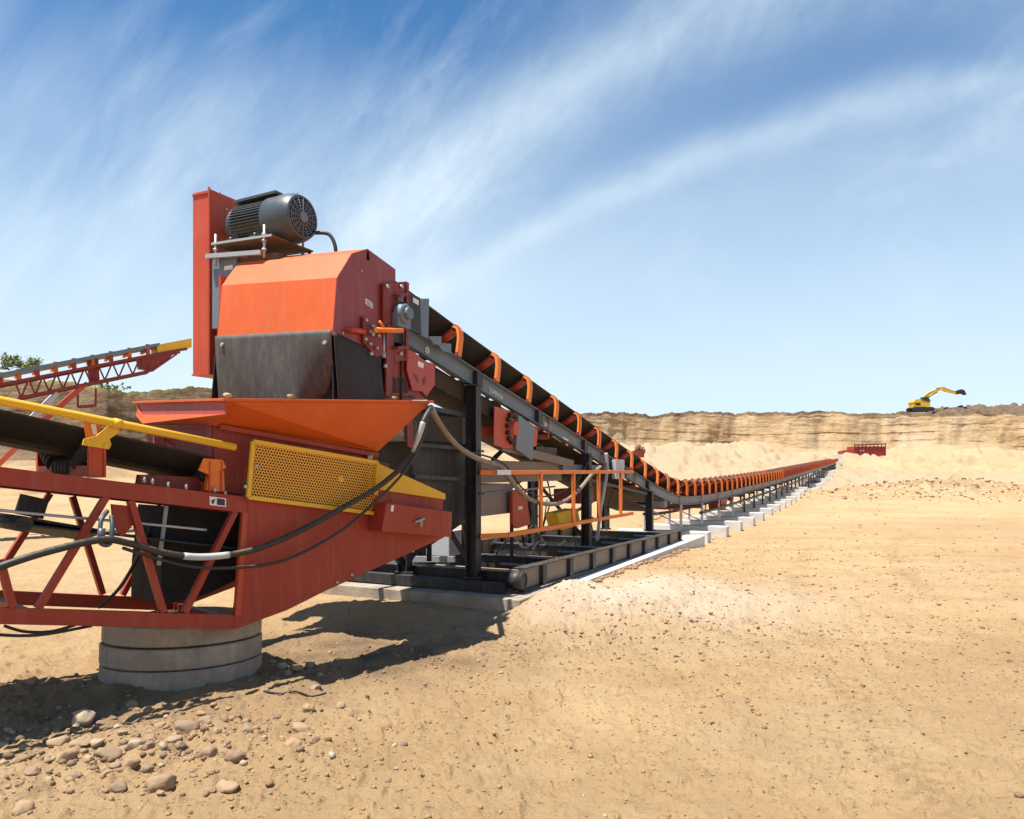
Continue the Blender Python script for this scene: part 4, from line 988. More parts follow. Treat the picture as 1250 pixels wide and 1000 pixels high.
farp([(-260, 537), (0, 570), (303, 607), (545, 640), (545, 654), (538, 658), (303, 626), (0, 592), (-260, 562)])
farp([(-260, 733), (0, 742), (286, 751), (400, 700), (538, 658), (400, 720), (286, 768), (0, 762), (-260, 754)])
m.build('side_frame', 'chassis_red', mob, .004)
for a, b in (((129, 607), (46, 743)), ((159, 611), (199, 747)), ((286, 625), (225, 748)), ((15, 600), (-40, 742)), ((298, 626), (289, 751))):
    m = MB(); m.beam(Cf(*a), Cf(*b), .05, .06, up=NC); m.build('truss_brace', 'chassis_red', mob)
for px, py in ((40, 752), (290, 760), (-120, 745), (20, 585), (190, 603)):
    m = MB(); m.beam(C(px, py, -.06), Cf(px, py)+NC*.06, .06, .06); m.build('cross_member', 'chassis_red', mob)
# belt trough
def lineC(f, x0, y0, x1, y1, d): p = C(x0, y0, d); q = C(x1, y1, d); return p+(q-p)*f
e0, e1 = C(-240, 450, -.04), C(262, 560, -.04)
secC = [(0, 0), (-.30, -.155), (-.42, -.18), (-.86, -.18), (-.98, -.155), (-1.28, 0)]
m = MB(); vs = []; nn_ = len(secC)
for f in (0, .25, .5, .75, 1.0):
    p = e0.lerp(e1, f)
    vs += [p+NC*d+Z*z for d, z in secC]+[p+NC*d+Z*(z+.018) for d, z in reversed(secC)]
q = 2*nn_
m.add(vs, [(i*q+k, (i+1)*q+k, (i+1)*q+(k+1) % q, i*q+(k+1) % q) for i in range(4) for k in range(q)])
m.build('belt', 'belt', mob)
# return belt and pan
m = MB(); p, q_ = C(-240, 612, -.12), C(300, 672, -.12); W_ = -NC*1.1
m.plate([p, q_, q_+W_, p+W_], Z*.015); m.build('return_belt', 'black_rubber', mob)
m = MB(); p, q_ = C(20, 632, -.2), C(128, 650, -.2); m.plate([p, q_, q_-Z*.10-NC*.5, p-Z*.10-NC*.5], Z*.02); m.beam(C(22, 615, -.5), C(55, 622, -.5), .06, .16); m.cyl(C(30, 640, -.15), C(30, 640, -.15)-NC*1.0, .06, 14)
m.build('return_pan', 'dark_steel', mob)
# idler stations
belt_dir = (e1-e0).normalized()
def belt_at(px):
    f = 0
    for _ in range(30):
        p = e0.lerp(e1, f); x = 625+F*p.x/p.y; f += (px-x)/502.0
    return e0.lerp(e1, f)
def c_idler(px, rubber):
    p = belt_at(px); chord = C(px, np.interp(px, [0, 150, 303], [570, 588.5, 607]), -.04).z
    P = lambda d, z: Vector((p.x, p.y, 0))+NC*d+Z*z
    zb = chord+.01; m = MB()
    m.beam(P(-.0, zb+.05), P(-1.28, zb+.05), .12, .09)
    for d in (.0, -1.28):
        for off in (-.055, .055):
            m.beam(P(d, zb)+WC*off, P(d, p.z-.02)+WC*off, .05, .014, up=WC)
        m.beam(P(d, zb), P(d, p.z-.03), .10, .014, up=NC)
    for d in (-.42, -.88): m.beam(P(d, zb+.05), P(d, p.z-.30), .06, .05)
    fr = m.build('idler', 'redorange', mob, .003)
    for a, b in (((-.05, -.09), (-.36, -.25)), ((-.44, -.275), (-.84, -.275)), ((-1.23, -.09), (-.92, -.25))):
        a3 = P(a[0], p.z+a[1]); b3 = P(b[0], p.z+b[1]); m = MB()
        if rubber:
            n = 5; d3 = b3-a3; pts = []; rad = []
            for k in range(n):
                for f, r_ in ((.02, .055), (.12, .085), (.75, .085), (.88, .055)): pts.append(a3+d3*((k+f)/n)); rad.append(r_)
            m.tube(pts, rad, 18)
        else: m.tube([a3, b3], .07, 16)
        m.build('roller', 'black_rubber', fr)
    m = MB(); m.cyl(P(-.045, p.z-.055), P(-.06, p.z-.065), .07, 16); m.build('roller_cap', 'idler_orange', fr)
    return fr, P, p
c_idler(118, True); c_idler(262, True); c_idler(-60, True)
m = MB(); p = C(152, 583, -.04)
plC(m, [(172, 580), (275, 585), (275, 603), (170, 590)], -.2, .08); m.build('impact_bed', 'dark_red', mob, .004)
m = MB(); plC(m, [(250, 560), (272, 562), (276, 571), (258, 580), (243, 574)], -.02, .03); plC(m, [(256, 575), (273, 575), (274, 600), (252, 598)], -.03, .05)
m.build('belt_guide_bracket', 'idler_orange', mob, .003)
# hand rail tube and its bracket
rl = MB(); pts = [C(-250, 441, .16), C(0, 489, .16), C(143, 517, .16), C(287, 546, .16)]
rl.tube(pts, .032, 16); rt = rl.build('side_tube', 'yellow', mob)
m = MB(); d = (pts[2]-pts[1]).normalized(); m.cyl(pts[2]-d*.03, pts[2]+d*.03, .038, 16); m.build('collar', 'yellow', rt)
m = MB(); plC(m, [(103, 536), (118, 532), (133, 520), (145, 521), (146, 528), (134, 536), (136, 543), (133, 548), (101, 543)], .13, .02)
m.beam(C(116, 540, .12), C(116, 540, -.0), .05, .05); m.build('tube_bracket', 'yellow', rt, .003)
m = MB()
for x, y in ((107, 539), (130, 544)): m.cyl(C(x, y, .145), C(x, y, .13), .018, 8)
m.build('bolt', 'yellow', rt)
m = MB(); plC(m, [(103, 514), (112, 513), (124, 517), (120, 531), (107, 535)], .02, .03); o = m.build('end_cap', 'idler_orange', mob, .003)
m = MB(); plC(m, [(111, 518), (117, 518), (119, 530), (114, 531)], .026, .004); m.build('label', 'white', o)
# receiving hopper
RL = C(275, 488, .35); RR = C(525, 490.5, .35); FLc = RL-NC*1.85+Z*.09; FRc = RR-NC*1.85+Z*.09
TL = C(260, 518, -.1); TR = C(461, 550, -.1); FTL = C(175, 518, -1.25); FTR = FTL+(TR-TL)
hp = MB(); th_ = .012
def quad(m, a, b, c, d, th=.012):
    n = (b-a).cross(d-a).normalized(); m.hexa([a, b, c, d, a+n*th, b+n*th, c+n*th, d+n*th])
quad(hp, TL, TR, RR, RL); quad(hp, FTL, TL, RL-Z*.13, FLc-Z*.13); hp.plate([RL, RL-Z*.13, TL], NC*-.012); hp.plate([FLc, FTL, FLc-Z*.13], NC*.012); quad(hp, TR, FTR, FRc, RR); quad(hp, FTR, FTL, FLc, FRc)
ho = hp.build('receiving_hopper', 'orange', mob)
m = MB()
for a, b in ((RL, RR), (RR, FRc), (FRc, FLc), (FLc, RL)): m.beam(a+(a-b).normalized()*.03, b+(b-a).normalized()*.03, .055, .022)
m.build('rim', 'orange', ho, .003)
m = MB(); lp = C(275, 489, .36)
quad(m, RL-Z*.13, FLc-Z*.13, FLc-Z*.01, RL-Z*.01); m.build('end_lip', 'pink_red', ho)  # pink colour paints the sky reflection onto the lip
# skirt box beneath the hopper
m = MB(); B1 = C(262, 598, -.16); B2 = C(461, 628, -.16)
quad(m, B1, B2, TR-NC*.02, TL-NC*.02); FB1 = B1-NC*1.12; FB2 = B2-NC*1.12
quad(m, FB1, B1, TL-NC*.02, FTL+NC*.02); quad(m, FB2, FB1, FTL+NC*.02, FTR+NC*.02); quad(m, B2, FB2, FTR, TR-NC*.02)
sk = m.build('skirt_box', 'dark_red', mob)
m = MB(); m.beam(C(268, 521, -.07), C(461, 556, -.07), .05, .045); m.beam(C(250, 519, -.3), C(215, 513, -.9), .03, .05); m.build('skirt_flange', 'chassis_red', sk, .003)
m = MB(); m.cyl(C(452, 558, -.05), C(452, 558, -.12), .03, 8); m.build('bolt', 'galv', sk)
m = MB(); plC(m, [(188, 533), (236, 541), (236, 556), (188, 550)], -.9, .02); m.build('side_screen', 'pink_red', mob)
# black hanging rubber box seen through the truss
m = MB(); pts = [C(x, y, -.35) for x, y in ((205, 618), (300, 628), (294, 705), (252, 726), (196, 738), (197, 690))]
m.plate(pts, NC*-.65); m.build('chute', 'void_black', mob)
m = MB(); m.beam(C(203, 618, -.3), C(194, 690, -.3), .02, .03); m.build('chute_edge', 'box_grey', mob)
# perforated guard
g4 = [C(309, 539, .06), C(461, 565, .06), C(457.6, 627, .06), C(303, 607, .06)]
me = bpy.data.meshes.new('guard_mesh'); off = wloc(mob)
def ins(k, f=.05): c_ = sum(g4, Vector())/4; return g4[k]
me.from_pydata([tuple(p-off-NC*.008) for p in g4], [], [(0, 1, 2, 3)])
uvl = me.uv_layers.new(name='UVMap'); wd = (g4[1]-g4[0]).length; hd = (g4[3]-g4[0]).length
for li, uvc in enumerate([(0, 0), (wd, 0), (wd, hd), (0, hd)]): uvl.data[li].uv = uvc
me.materials.append(MATS['perforated'])
gfr = MB()
for k in range(4):
    a, b = g4[k], g4[(k+1) % 4]; d = (b-a).normalized(); gfr.beam(a-d*.0, b+d*.0, .04, .03, up=NC)
gf = gfr.build('perforated_guard', 'yellow', mob, .003)
o = bpy.data.objects.new('guard_mesh', me); col.objects.link(o); o.parent = gf; o.location = (0, 0, 0)
m = MB(); m.cyl(C(416, 585, .06), C(416, 585, .03), .03, 14); m.build('grease_port', 'yellow', gf)
m = MB()
for x, y in ((313, 569), (300, 594)): m.cyl(C(x, y, .09), C(x, y, .04), .016, 8)
m.build('bolt', 'galv', gf)
m = MB(); plC(m, [(296, 536), (475, 566), (475, 640), (296, 610)], -.14, .01); m.build('inner_panel', 'rust', mob)
# yellow tail hood
m = MB(); a = [C(463, 566, .05), C(544, 603, .05), C(544, 610, .05), C(462, 598, .05)]; b = [p-NC*1.2 for p in a]
m.hexa([a[3], a[2], b[2], b[3], a[0], a[1], b[1], b[0]]); m.build('tail_guard', 'yellow', mob, .005)
m = MB(); a = [C(472, 614, .24), C(552, 625, .24), C(551, 656, .24), C(466, 649, .24)]; b = [p-NC*.22 for p in a]
m.hexa([a[3], a[2], b[2], b[3], a[0], a[1], b[1], b[0]]); tb_ = m.build('tail_bearing_box', 'chassis_red', mob, .005)
m = MB(); plC(m, [(478, 617), (481, 617), (480, 625), (477, 624)], .245, .004)
m.build('label', 'white', tb_)
m = MB(); m.tube([C(507, 637.5, .27), C(518, 633, .27)], .012, 8); m.tube([C(515, 634.5, .27), C(514, 643, .27)], .009, 8); m.cyl(C(513, 636, .27), C(513, 636, .24), .014, 8); m.build('latch', 'galv', tb_)
m = MB(); plC(m, [(462, 598), (541, 610), (540, 622), (465, 614)], .02, .03); plC(m, [(460, 605), (472, 606), (468, 650), (456, 648)], .10, .08); m.build('tail_bracket', 'chassis_red', mob, .003)
m = MB(); plC(m, [(256, 606), (276, 608.5), (276, 619), (256, 616.5)], .004, .003); lb = m.build('label', 'white', mob)
m = MB(); plC(m, [(265, 608.4), (274.6, 609.6), (274.6, 617.6), (265, 616.3)], .007, .002); plC(m, [(258, 611), (263, 609), (261, 615), (259, 615)], .007, .002); m.build('label_print', 'decal_dark', lb)
m = MB()
for x, y in ((176, 585), (186, 587), (205, 591), (227, 594), (262, 597), (275, 602)): p = C(x, y, -.02); m = MB(); m.cyl(p-Z*.03, p+Z*.02, .014, 6); m.build('bolt', 'galv', mob)
for x, y in ((430, 702), (412, 711)): m = MB(); m.cyl(C(x, y, .015), C(x, y, 0), .014, 8); m.build('bolt', 'galv', mob)
# gravel spilled on lower chord members is left in its own piece
# cable clip plate
m = MB(); plC(m, [(137, 616), (168, 619), (163, 640), (150, 655), (139, 640)], -.05, .03); m.build('cable_plate', 'chassis_red', mob, .003)
m = MB(); m.tube(spline([C(131, 624, .04), C(124, 634, .10), C(122, 650, .14), C(123, 663, .15), C(134, 664, .15), C(137, 645, .12), C(136, 630, .06)], 5), .018, 8); m.tube([C(124, 645, .14), C(123, 663, .15)], .03, 8); m.build('cable_hook', 'motor_paint', mob)

# ------------------------------------------------------------------ hoses and cables (each its own)
def cable(pts, r, label, name='power_cable', mat='cable', n=8, extra=None):
    sp_ = spline(pts, n); mid = sp_[len(sp_)//2]
    m = MB(); m.tube(sp_, r, 10); o = m.build(name, mat, None, loc=mid); tag(o, label, 'cable'); return o
big = [C(-80, 722, .2), C(0, 692, .2), (C(60, 673, .2)), C(124, 659, .17), C(160, 664, .12), C(200, 675, .1), C(250, 680, .1), C(310, 671, .12), C(370, 646, .14), C(425, 616, .16), C(465, 592, .2), C(500, 560, .3), C(512, 530, .4), C(518, 512, .42), C(526, 498, .37)]
cb = cable(big, .028, 'thick black power cable draped along the red lattice frame and up to the hopper corner')
m = MB(); sp_ = spline([big[i] for i in (7, 8)], 4)
m.tube([p for p in spline(big, 8)[44:53]], .030, 12); m.build('light_sleeve', 'box_grey', cb)
m = MB(); m.tube(spline(big, 8)[90:103], .031, 12); m.build('light_sleeve', 'galv', cb)
cable([C(150, 669, .12), C(185, 680, .1), C(235, 692, .09), C(290, 693, .09), C(350, 683, .1), C(410, 652, .12), C(450, 620, .16), C(490, 580, .28), C(512, 545, .4), C(522, 510, .4)], .014, 'thin black cable hanging just below the thick cable across the red side plate', mat='cable')
cable([C(-20, 621, -.1), C(60, 629, -.1), C(150, 637, -.1), C(252, 647, -.1)], .012, 'thin grey pipe crossing behind the red lattice braces', 'thin_pipe', 'galv')
cable([C(200, 600, -.6), C(178, 660, -.7), C(148, 715, -.9), C(120, 742, -1.0)], .016, 'black hose sagging inside the red lattice above the rings', 'hose')
cable([C(-40, 768, -.1), C(0, 775, -.1), C(50, 775, -.1), C(112, 764, -.1)], .012, 'thin black cable sagging below the red lower chord, lower one')
cable([C(5, 764, -.3), C(30, 771, -.3), C(62, 771, -.3), C(92, 763, -.3)], .012, 'thin black cable sagging below the red lower chord, upper one')
cable([C(526, 498, .37), AP(536, 516, -.35), AP(552, 538, -.3), AP(575, 556, -.25), AP(600, 566, -.25), AP(613, 572, -.25), AP(628, 592, -.3), AP(650, 611, -.3), AP(680, 615, -.3), AP(703, 602, -.25), AP(722, 580, -.2), AP(733, 570, -.1)], .036, 'thick brown cable sagging from the hopper corner past the dark post behind the orange railing', mat='taupe')
cable([AP(575, 552, -.1), AP(615, 566, -.1), AP(640, 598, -.1), AP(668, 606, -.1), AP(700, 592, -.1), AP(718, 565, -.1)], .014, 'thin black cable looping behind the orange railing')
for k, (a, b, c, lab) in enumerate([((645, 612), (652, 640), (640, 668), 'thin black cable hanging left of the first railing bar'), ((668, 610), (662, 645), (648, 672), 'thin black cable hanging right of the first railing bar'), ((722, 600), (716, 640), (728, 668), 'thin black cable hanging beside the second dark post'), ((752, 585), (742, 620), (733, 652), 'thin black cable hanging below the grey junction box'), ((790, 616), (798, 634), (812, 628), 'thin black cable looped past the last dark post')]):
    cable([AP(*a, .15), AP(*b, .15), AP(*c, .15)], .011, lab)
def gp(px, py, dz=.012): p = on_ground(px, py); p.z = float(terrain(np.array([p.x]), np.array([p.y]))[0])+dz; return p
cable([gp(322, 848), gp(345, 851), gp(362, 846), gp(380, 849), gp(398, 848)], .008, 'thin black cable lying on the sand right of the concrete rings', mat='cable')

# ------------------------------------------------------------------ concrete rings
ringc = Vector((0, 0, 0)); Yc = 7.1; Xc = (224.5-625)/F*Yc
rad = .712; tilt = Matrix.Rotation(R(-3.0), 4, 'X')
zs = [-.45, -.165, .035, .225]
labs = ['bottom concrete ring of the stack, half sunk in dirt beside the loose stones', 'middle concrete ring of the stack of three', 'top concrete ring of the stack, directly under the red frame']
for k in range(3):
    m = MB(); n = 72; r0 = rad*(1, 1.0, .985)[k]; ri = r0-.13; g_ = .009 if k != 0 else .004
    z0, z1 = zs[k]+g_, zs[k+1]-g_
    prof = [(ri, z0), (r0-.012, z0), (r0, z0+.012), (r0, z1-.012), (r0-.012, z1), (ri, z1)]
    cx = Xc+(0, .0, .008)[k]; vs = []
    for i in range(n):
        a = 2*math.pi*i/n; wob = 1+.004*math.sin(a*5+k)+random.uniform(-.0016, .0016)
        for r_, z in prof: vs.append(Vector((math.cos(a)*r_*wob, math.sin(a)*r_*wob, z)))
    q = len(prof); fs = [(i*q+j, ((i+1) % n)*q+j, ((i+1) % n)*q+(j+1) % q, i*q+(j+1) % q) for i in range(n) for j in range(q)]
    T = Matrix.Translation((cx, Yc, 0)) @ tilt
    m.add([T @ v for v in vs], fs, False)
    o = m.build('concrete_ring', 'concrete', None, loc=(cx, Yc, z0)); tag(o, labs[k], 'concrete ring', 'concrete rings stacked under the red frame')
# fill material in the rings' bore plus debris on top
m = MB(); m.cyl((Xc, Yc, -.4), (Xc, Yc, .21), rad-.14, 40); o = m.build('ring_fill', 'sand', None, loc=(Xc, Yc, -.3)); tag(o, 'packed dirt filling the bore of the concrete rings', 'dirt fill')

# foundation slabs
def slab(name, s0, s1, t0_, t1_, z0, z1, label, mat='concrete'):
    m = MB(); m.hexa([A(s, t, z) for z in (z0, z1) for s, t in ((s0, t0_), (s1, t0_), (s1, t1_), (s0, t1_))])
    o = m.build(name, mat, None, .01, loc=A((s0+s1)/2, (t0_+t1_)/2, z0)); tag(o, label, 'slab'); return o
slab('foundation_slab', 11.05, 12.15, -.98, 3.2, -.36, -.045, 'grey concrete foundation slab across the front end of the steel skid')
slab('foundation_slab', 12.2, 22.4, -1.02, -.50, -.45, -.10, 'long white concrete strip footing along the near side of the steel skid', 'pale_concrete')
slab('foundation_slab', 12.2, 21.5, 1.7, 2.5, -.5, -.14, 'long concrete strip footing along the far side of the steel skid', 'concrete')
# angled steel tubes lying on the skid
m = MB(); m.beam(A(11.9, 3.1, .18), A(12.6, .9, .22), .06, .09); o = m.build('steel_tube', 'galv', None, loc=A(12, 2, .1)); tag(o, 'light galvanised steel tube lying left of the dark post', 'steel tube')

# ------------------------------------------------------------------ far lattice conveyor at left
def ST(px, py):
    Y = 26+(px/233)*5.0; return W(px, py, Y)
stk = empty('stacking_conveyor', ST(80, 560), 'distant red lattice conveyor with a yellow end, rising at the left edge', 'conveyor')
DV = Vector((-.62, .78, 0)).normalized()*1.1
def line2(m, a, b, r=.05, far=True):
    m.beam(ST(*a), ST(*b), r, r)
    if far: m.beam(ST(*a)+DV, ST(*b)+DV, r, r)
m = MB(); line2(m, (-120, 493), (187, 433), .1); line2(m, (22, 486), (187, 452), .1); line2(m, (187, 433), (228, 426), .1); line2(m, (187, 452), (216, 432), .07)
m.build('side_frame', 'dark_red', stk)
m = MB()
for k in range(10):
    x = 18+k*17; yu = 433+(187-x)*.197; yl = 452+(187-x)*.207
    m.beam(ST(x, yu), ST(x+8, yl-1.5), .05, .05); m.beam(ST(x+8, yl-1.5), ST(x+17, yu-3.3), .05, .05)
m.build('truss_brace', 'dark_red', stk)
m = MB(); a, b = ST(-120, 478), ST(195, 418.5)
m.plate([a, b, b+DV, a+DV], Z*-.13); m.build('belt', 'grey_steel', stk)
for k in range(13):
    x = -90+k*22.5; y = 418.5+(195-x)*.19; m = MB()
    m.beam(ST(x, y-1), ST(x+1, y+14), .1, .13); m.beam(ST(x, y+6), ST(x, y+6)+DV, .1, .1); m.build('idler', 'idler_orange' if k % 2 else 'redorange', stk)
m = MB(); m.plate([ST(192, 421), ST(234, 413), ST(234, 424), ST(192, 432)], DV); m.build('head_guard', 'yellow', stk)
m = MB(); m.plate([ST(168, 437), ST(190, 432), ST(215, 430), ST(187, 453), ST(170, 450)], DV*.3); m.build('head_plate', 'dark_red', stk)
m = MB(); m.plate([ST(107, 439), ST(120, 436), ST(122, 468), ST(110, 471)], DV*.2); m.build('mast', 'dark_red', stk)
for a, b, mt in (((106, 468), (55, 513), 'redorange'), ((70, 480), (42, 508), 'box_grey')):
    m = MB(); m.beam(ST(*a), ST(*b), .14, .14); m.beam(ST(*a)+DV*1.2, ST(*b)+DV*1.2, .14, .14)
    if mt == 'redorange': m.beam(ST(*b), W(-10, 575, 27), .14, .14)
    m.build('strut', mt, stk)
m = MB(); m.beam(ST(95, 475), ST(95, 497), .06, .06); m.beam(ST(95, 497), ST(117, 495), .09, .12); m.beam(ST(117, 474), ST(117, 495), .06, .06); m.build('hanger', 'dark_red', stk)

# ------------------------------------------------------------------ tree
def tree(px, py, Y, h, wd, label):
    base = W(px, py, Y); t = empty('tree', base, label, 'tree')
    m = MB(); m.tube([base, base+Vector((.1, 0, h*.3)), base+Vector((0, .1, h*.6))], [.16, .12, .06], 8)
    cl = []
    for k in range(22):
        a = random.uniform(0, 6.28); r_ = wd*.5*random.uniform(.2, 1)**.7; z = h*random.uniform(.35, 1)*(1-.35*(r_/wd*2)**2)
        c = base+Vector((math.cos(a)*r_, math.sin(a)*r_, z)); cl.append(c); m.tube([base+Vector((0, 0, h*.3)), c], [.05, .015], 5)
    m.build('trunk', 'bark', t)
    m = MB()
    for c in cl:
        for j in range(60):
            p = c+Vector([random.gauss(0, h*.1) for _ in range(3)]); u_ = Vector([random.gauss(0, 1) for _ in range(3)]).normalized(); v_ = u_.orthogonal().normalized(); s_ = random.uniform(.07, .16)
            m.add([p+u_*s_, p+v_*s_*.6, p-u_*s_, p-v_*s_*.6], [(0, 1, 2, 3)])
    m.build('crown', 'leaf', t)
tree(26, 456, 74, 2.0, 3.2, 'small green tree on the bank above the far lattice conveyor')
def small_shrub(px, py, Y, label):
    base = W(px, py, Y); m = MB()
    for j in range(200):
        p = base+Vector((random.gauss(0, .9), random.gauss(0, .5), abs(random.gauss(0, .3)))); u_ = Vector([random.gauss(0, 1) for _ in range(3)]).normalized(); v_ = u_.orthogonal().normalized(); s_ = random.uniform(.1, .2)
        m.add([p+u_*s_, p+v_*s_*.6, p-u_*s_, p-v_*s_*.6], [(0, 1, 2, 3)])
    o = m.build('shrub', 'leaf', None, loc=base); tag(o, label, 'shrub')
small_shrub(130, 477, 66, 'low olive shrub on top of the brown bank left of the tall red guard')

# ------------------------------------------------------------------ excavator
YE = 180.0
def E(px, py, dy=0): return W(px, py+1.3, YE)+Vector((0, dy, 0))
ex = empty('excavator', E(1123, 502), 'small yellow excavator with raised arm on the rim of the pit', 'excavator')
for dy in (-1.3, 1.3):
    m = MB(); m.plate([E(1110, 498, dy-.3), E(1112, 496.3, dy-.3), E(1134, 496.3, dy-.3), E(1137, 498, dy-.3), E(1136, 501, dy-.3), E(1111, 501.5, dy-.3)], (0, .6, 0)); m.build('track', 'dark_steel', ex, .05)
m = MB(); m.plate([E(1112.5, 490, -1.3), E(1115, 487.5, -1.3), E(1124, 487, -1.3), E(1131, 489, -1.3), E(1132, 496, -1.3), E(1113, 497, -1.3)], (0, 2.6, 0)); bd = m.build('body', 'exc_yellow', ex, .12)
m = MB(); m.plate([E(1121, 487.3, -1.35), E(1124, 484, -1.35), E(1129, 484, -1.35), E(1132.5, 489, -1.35), E(1131, 490, -1.35)], (0, 1.2, 0)); m.build('cab', 'glass', ex, .05)
m = MB(); m.plate([E(1114, 491, -1.32), E(1120, 491, -1.32), E(1120, 494, -1.32), E(1114, 494, -1.32)], (0, -.02, 0)); m.build('vent', 'dark_steel', bd)
m = MB(); m.plate([E(1126, 488, -.3), E(1128, 482, -.3), E(1133, 478, -.3), E(1150, 471.5, -.3), E(1151.5, 474, -.3), E(1135, 481, -.3), E(1131, 485, -.3), E(1130.5, 489, -.3)], (0, .6, 0)); m.build('boom', 'exc_yellow', ex, .06)
m = MB(); m.plate([E(1148, 471.5, -.2), E(1155, 473, -.2), E(1167, 477.5, -.2), E(1167, 479.7, -.2), E(1154, 477, -.2), E(1149, 474.5, -.2)], (0, .4, 0)); m.build('stick', 'exc_yellow', ex, .05)
m = MB(); m.tube([E(1131, 484.5, -.45), E(1143, 477.5, -.45)], .12, 8); m.tube([E(1143, 473, 0), E(1153, 471.8, 0)], .12, 8); m.build('hydraulic_ram', 'dark_steel', ex)
m = MB(); m.plate([E(1166.5, 479.5, -.6), E(1167.5, 476, -.6), E(1172, 474.3, -.6), E(1175.5, 475.5, -.6), E(1178, 481, -.6), E(1174, 479, -.6), E(1170, 480, -.6)], (0, 1.2, 0)); m.build('bucket', 'dark_steel', ex, .04)
# ------------------------------------------------------------------ red feeder at the far end
YF = 138.0
fd = empty('feed_hopper', W(1060, 562, YF), 'big red steel feed hopper at the far end of the long conveyor', 'hopper')
m = MB()
def G(px, py, dy=0): return W(px, py, YF)+Vector((0, dy, 0))
m.plate([G(1043, 545), G(1080.5, 545), G(1080.5, 559), G(1062, 558.5), G(1043, 559)], (0, .15, 0)); m.plate([G(1043, 545, 3), G(1080.5, 545, 3), G(1080.5, 559, 3), G(1043, 559, 3)], (0, .15, 0))
m.plate([G(1043, 545), G(1043, 555.5), G(1043, 555.5, 3), G(1043, 545, 3)], (.12, 0, 0)); m.plate([G(1080, 545), G(1080, 556), G(1080, 556, 3), G(1080, 545, 3)], (.12, 0, 0))
bx = m.build('hopper_box', 'far_red', fd)
m = MB(); m.beam(G(1042.5, 543.5, -.1), G(1081, 542, -.1), .3, .25); 
for k in range(9): m.beam(G(1043+k*4.7, 541.5, -.1), G(1043+k*4.7, 556, -.12), .12, .12)
m.build('rib', 'dark_red', bx)
m = MB(); m.plate([G(1027, 551), G(1031, 549.5), G(1043, 548.8), G(1043, 556), G(1037, 556), G(1035, 559), G(1028, 559)], (0, 1.6, 0)); m.build('tail_chute', 'far_red', fd)
m = MB(); m.plate([G(1050, 549.5, -.02), G(1055, 549.3, -.02), G(1055, 550.8, -.02), G(1050, 551, -.02)], (0, -.02, 0)); m.build('label', 'white', bx)
m = MB(); m.plate([G(1031, 558.5), G(1038, 558.5), G(1038, 567), G(1033, 568)], (0, 1.2, 0)); o = m.build('concrete_pier', 'pale_concrete', None, loc=G(1034, 568)); tag(o, 'small white concrete pier below the tail of the far red chute', 'pier')
m = MB(); m.plate([W(x, y, 88) for x, y in ((774, 550.5), (786.5, 550.5), (786, 558), (774.5, 558))], (0, 1.2, 0)); o = m.build('red_container', 'dark_red', None, .04, loc=W(780, 558, 88)); tag(o, 'small dark red steel box in front of the cliff', 'container')

# ------------------------------------------------------------------ stones
def stone_mesh(seed, flat, rough=.16, sub=3):
    import bmesh
    r_ = np.random.RandomState(seed); bm = bmesh.new(); bmesh.ops.create_icosphere(bm, subdivisions=sub, radius=1.0)
    co = np.array([v.co[:] for v in bm.verts])
    d = 0
    for k in range(11):
        ax = r_.normal(size=3); ax /= np.linalg.norm(ax); off = r_.uniform(.55, .92)
        h = co@ax; ex_ = np.clip(h-off, 0, None); co = co-ex_[:, None]*ax[None, :]*.93
    nz_ = fbm(co[:, 0]*1.3+seed, co[:, 1]*1.3+co[:, 2], 4)*rough; co = co*(1+nz_)[:, None]
    co *= np.array([1, r_.uniform(.65, .95), flat])
    for v, c in zip(bm.verts, co): v.co = c
    me = bpy.data.meshes.new('rock'); bm.to_mesh(me); bm.free()
    me.polygons.foreach_set('use_smooth', [True]*len(me.polygons)); me.materials.append(MATS['stone']); return me
SM = [stone_mesh(k*3+1, f) for k, f in enumerate((.72, .6, .8, .5, .66, .75, .58))]
SA = [stone_mesh(50+k, f, .34) for k, f in enumerate((.6, .75, .5))]
def put_stone(px, py, wpx, label, group=None, ang=False, sink=.25):
    p = on_ground(px, py+wpx*.25); r_ = wpx*.95/2/F*p.y
    me = random.choice(SA if ang else SM); o = bpy.data.objects.new('rock', me); col.objects.link(o)
    hz_ = float(terrain(np.array([p.x]), np.array([p.y]))[0])
    o.location = (p.x, p.y, hz_+r_*(.50-sink)); o.scale = (r_*1.05,)*3; o.rotation_euler = (random.uniform(-.2, .2), random.uniform(-.2, .2), random.uniform(-.5, .5)+random.choice((0, 3.14)))
    tag(o, label, 'rock', group); return o
big_st = [(198, 950, 43, 'large pale rough rock standing alone in the foreground below the rubble', 1), (101, 876, 34, 'big smooth oval stone at the shadow edge left of the rings', 0),
 (227, 885, 33, 'yellowish angular rock right below the middle of the rings', 1), (80, 918, 33, 'flat wide tan stone at the left of the rubble', 0), (133, 912, 32, 'long tan stone in the middle of the rubble', 0),
 (279, 955, 31, 'whitish angular rock right of the large pale foreground rock', 1), (29, 980, 31, 'flat brown rock in the bottom left corner', 1), (288, 924, 30, 'brown crumbly rock at the right end of the rubble', 1),
 (358, 912, 27, 'dark faced rock lying alone right of the rubble', 1), (367, 883, 26, 'brown wedge shaped rock below another rock right of the rings', 1), (376, 867, 19, 'upright brown rock just above the wedge shaped one', 1),
 (385, 838, 15, 'single pale round stone inside the big shadow right of the rings', 0), (416, 858, 15, 'small dark clod right of the wedge shaped rock', 1), (144, 957, 24, 'dark brown flat rock left of the large pale foreground rock', 1),
 (38, 829, 20, 'brown clod of earth left of the rings near the left edge', 1)]
for px, py, w_, lab, an in big_st: put_stone(px, py, w_, lab, None, an)
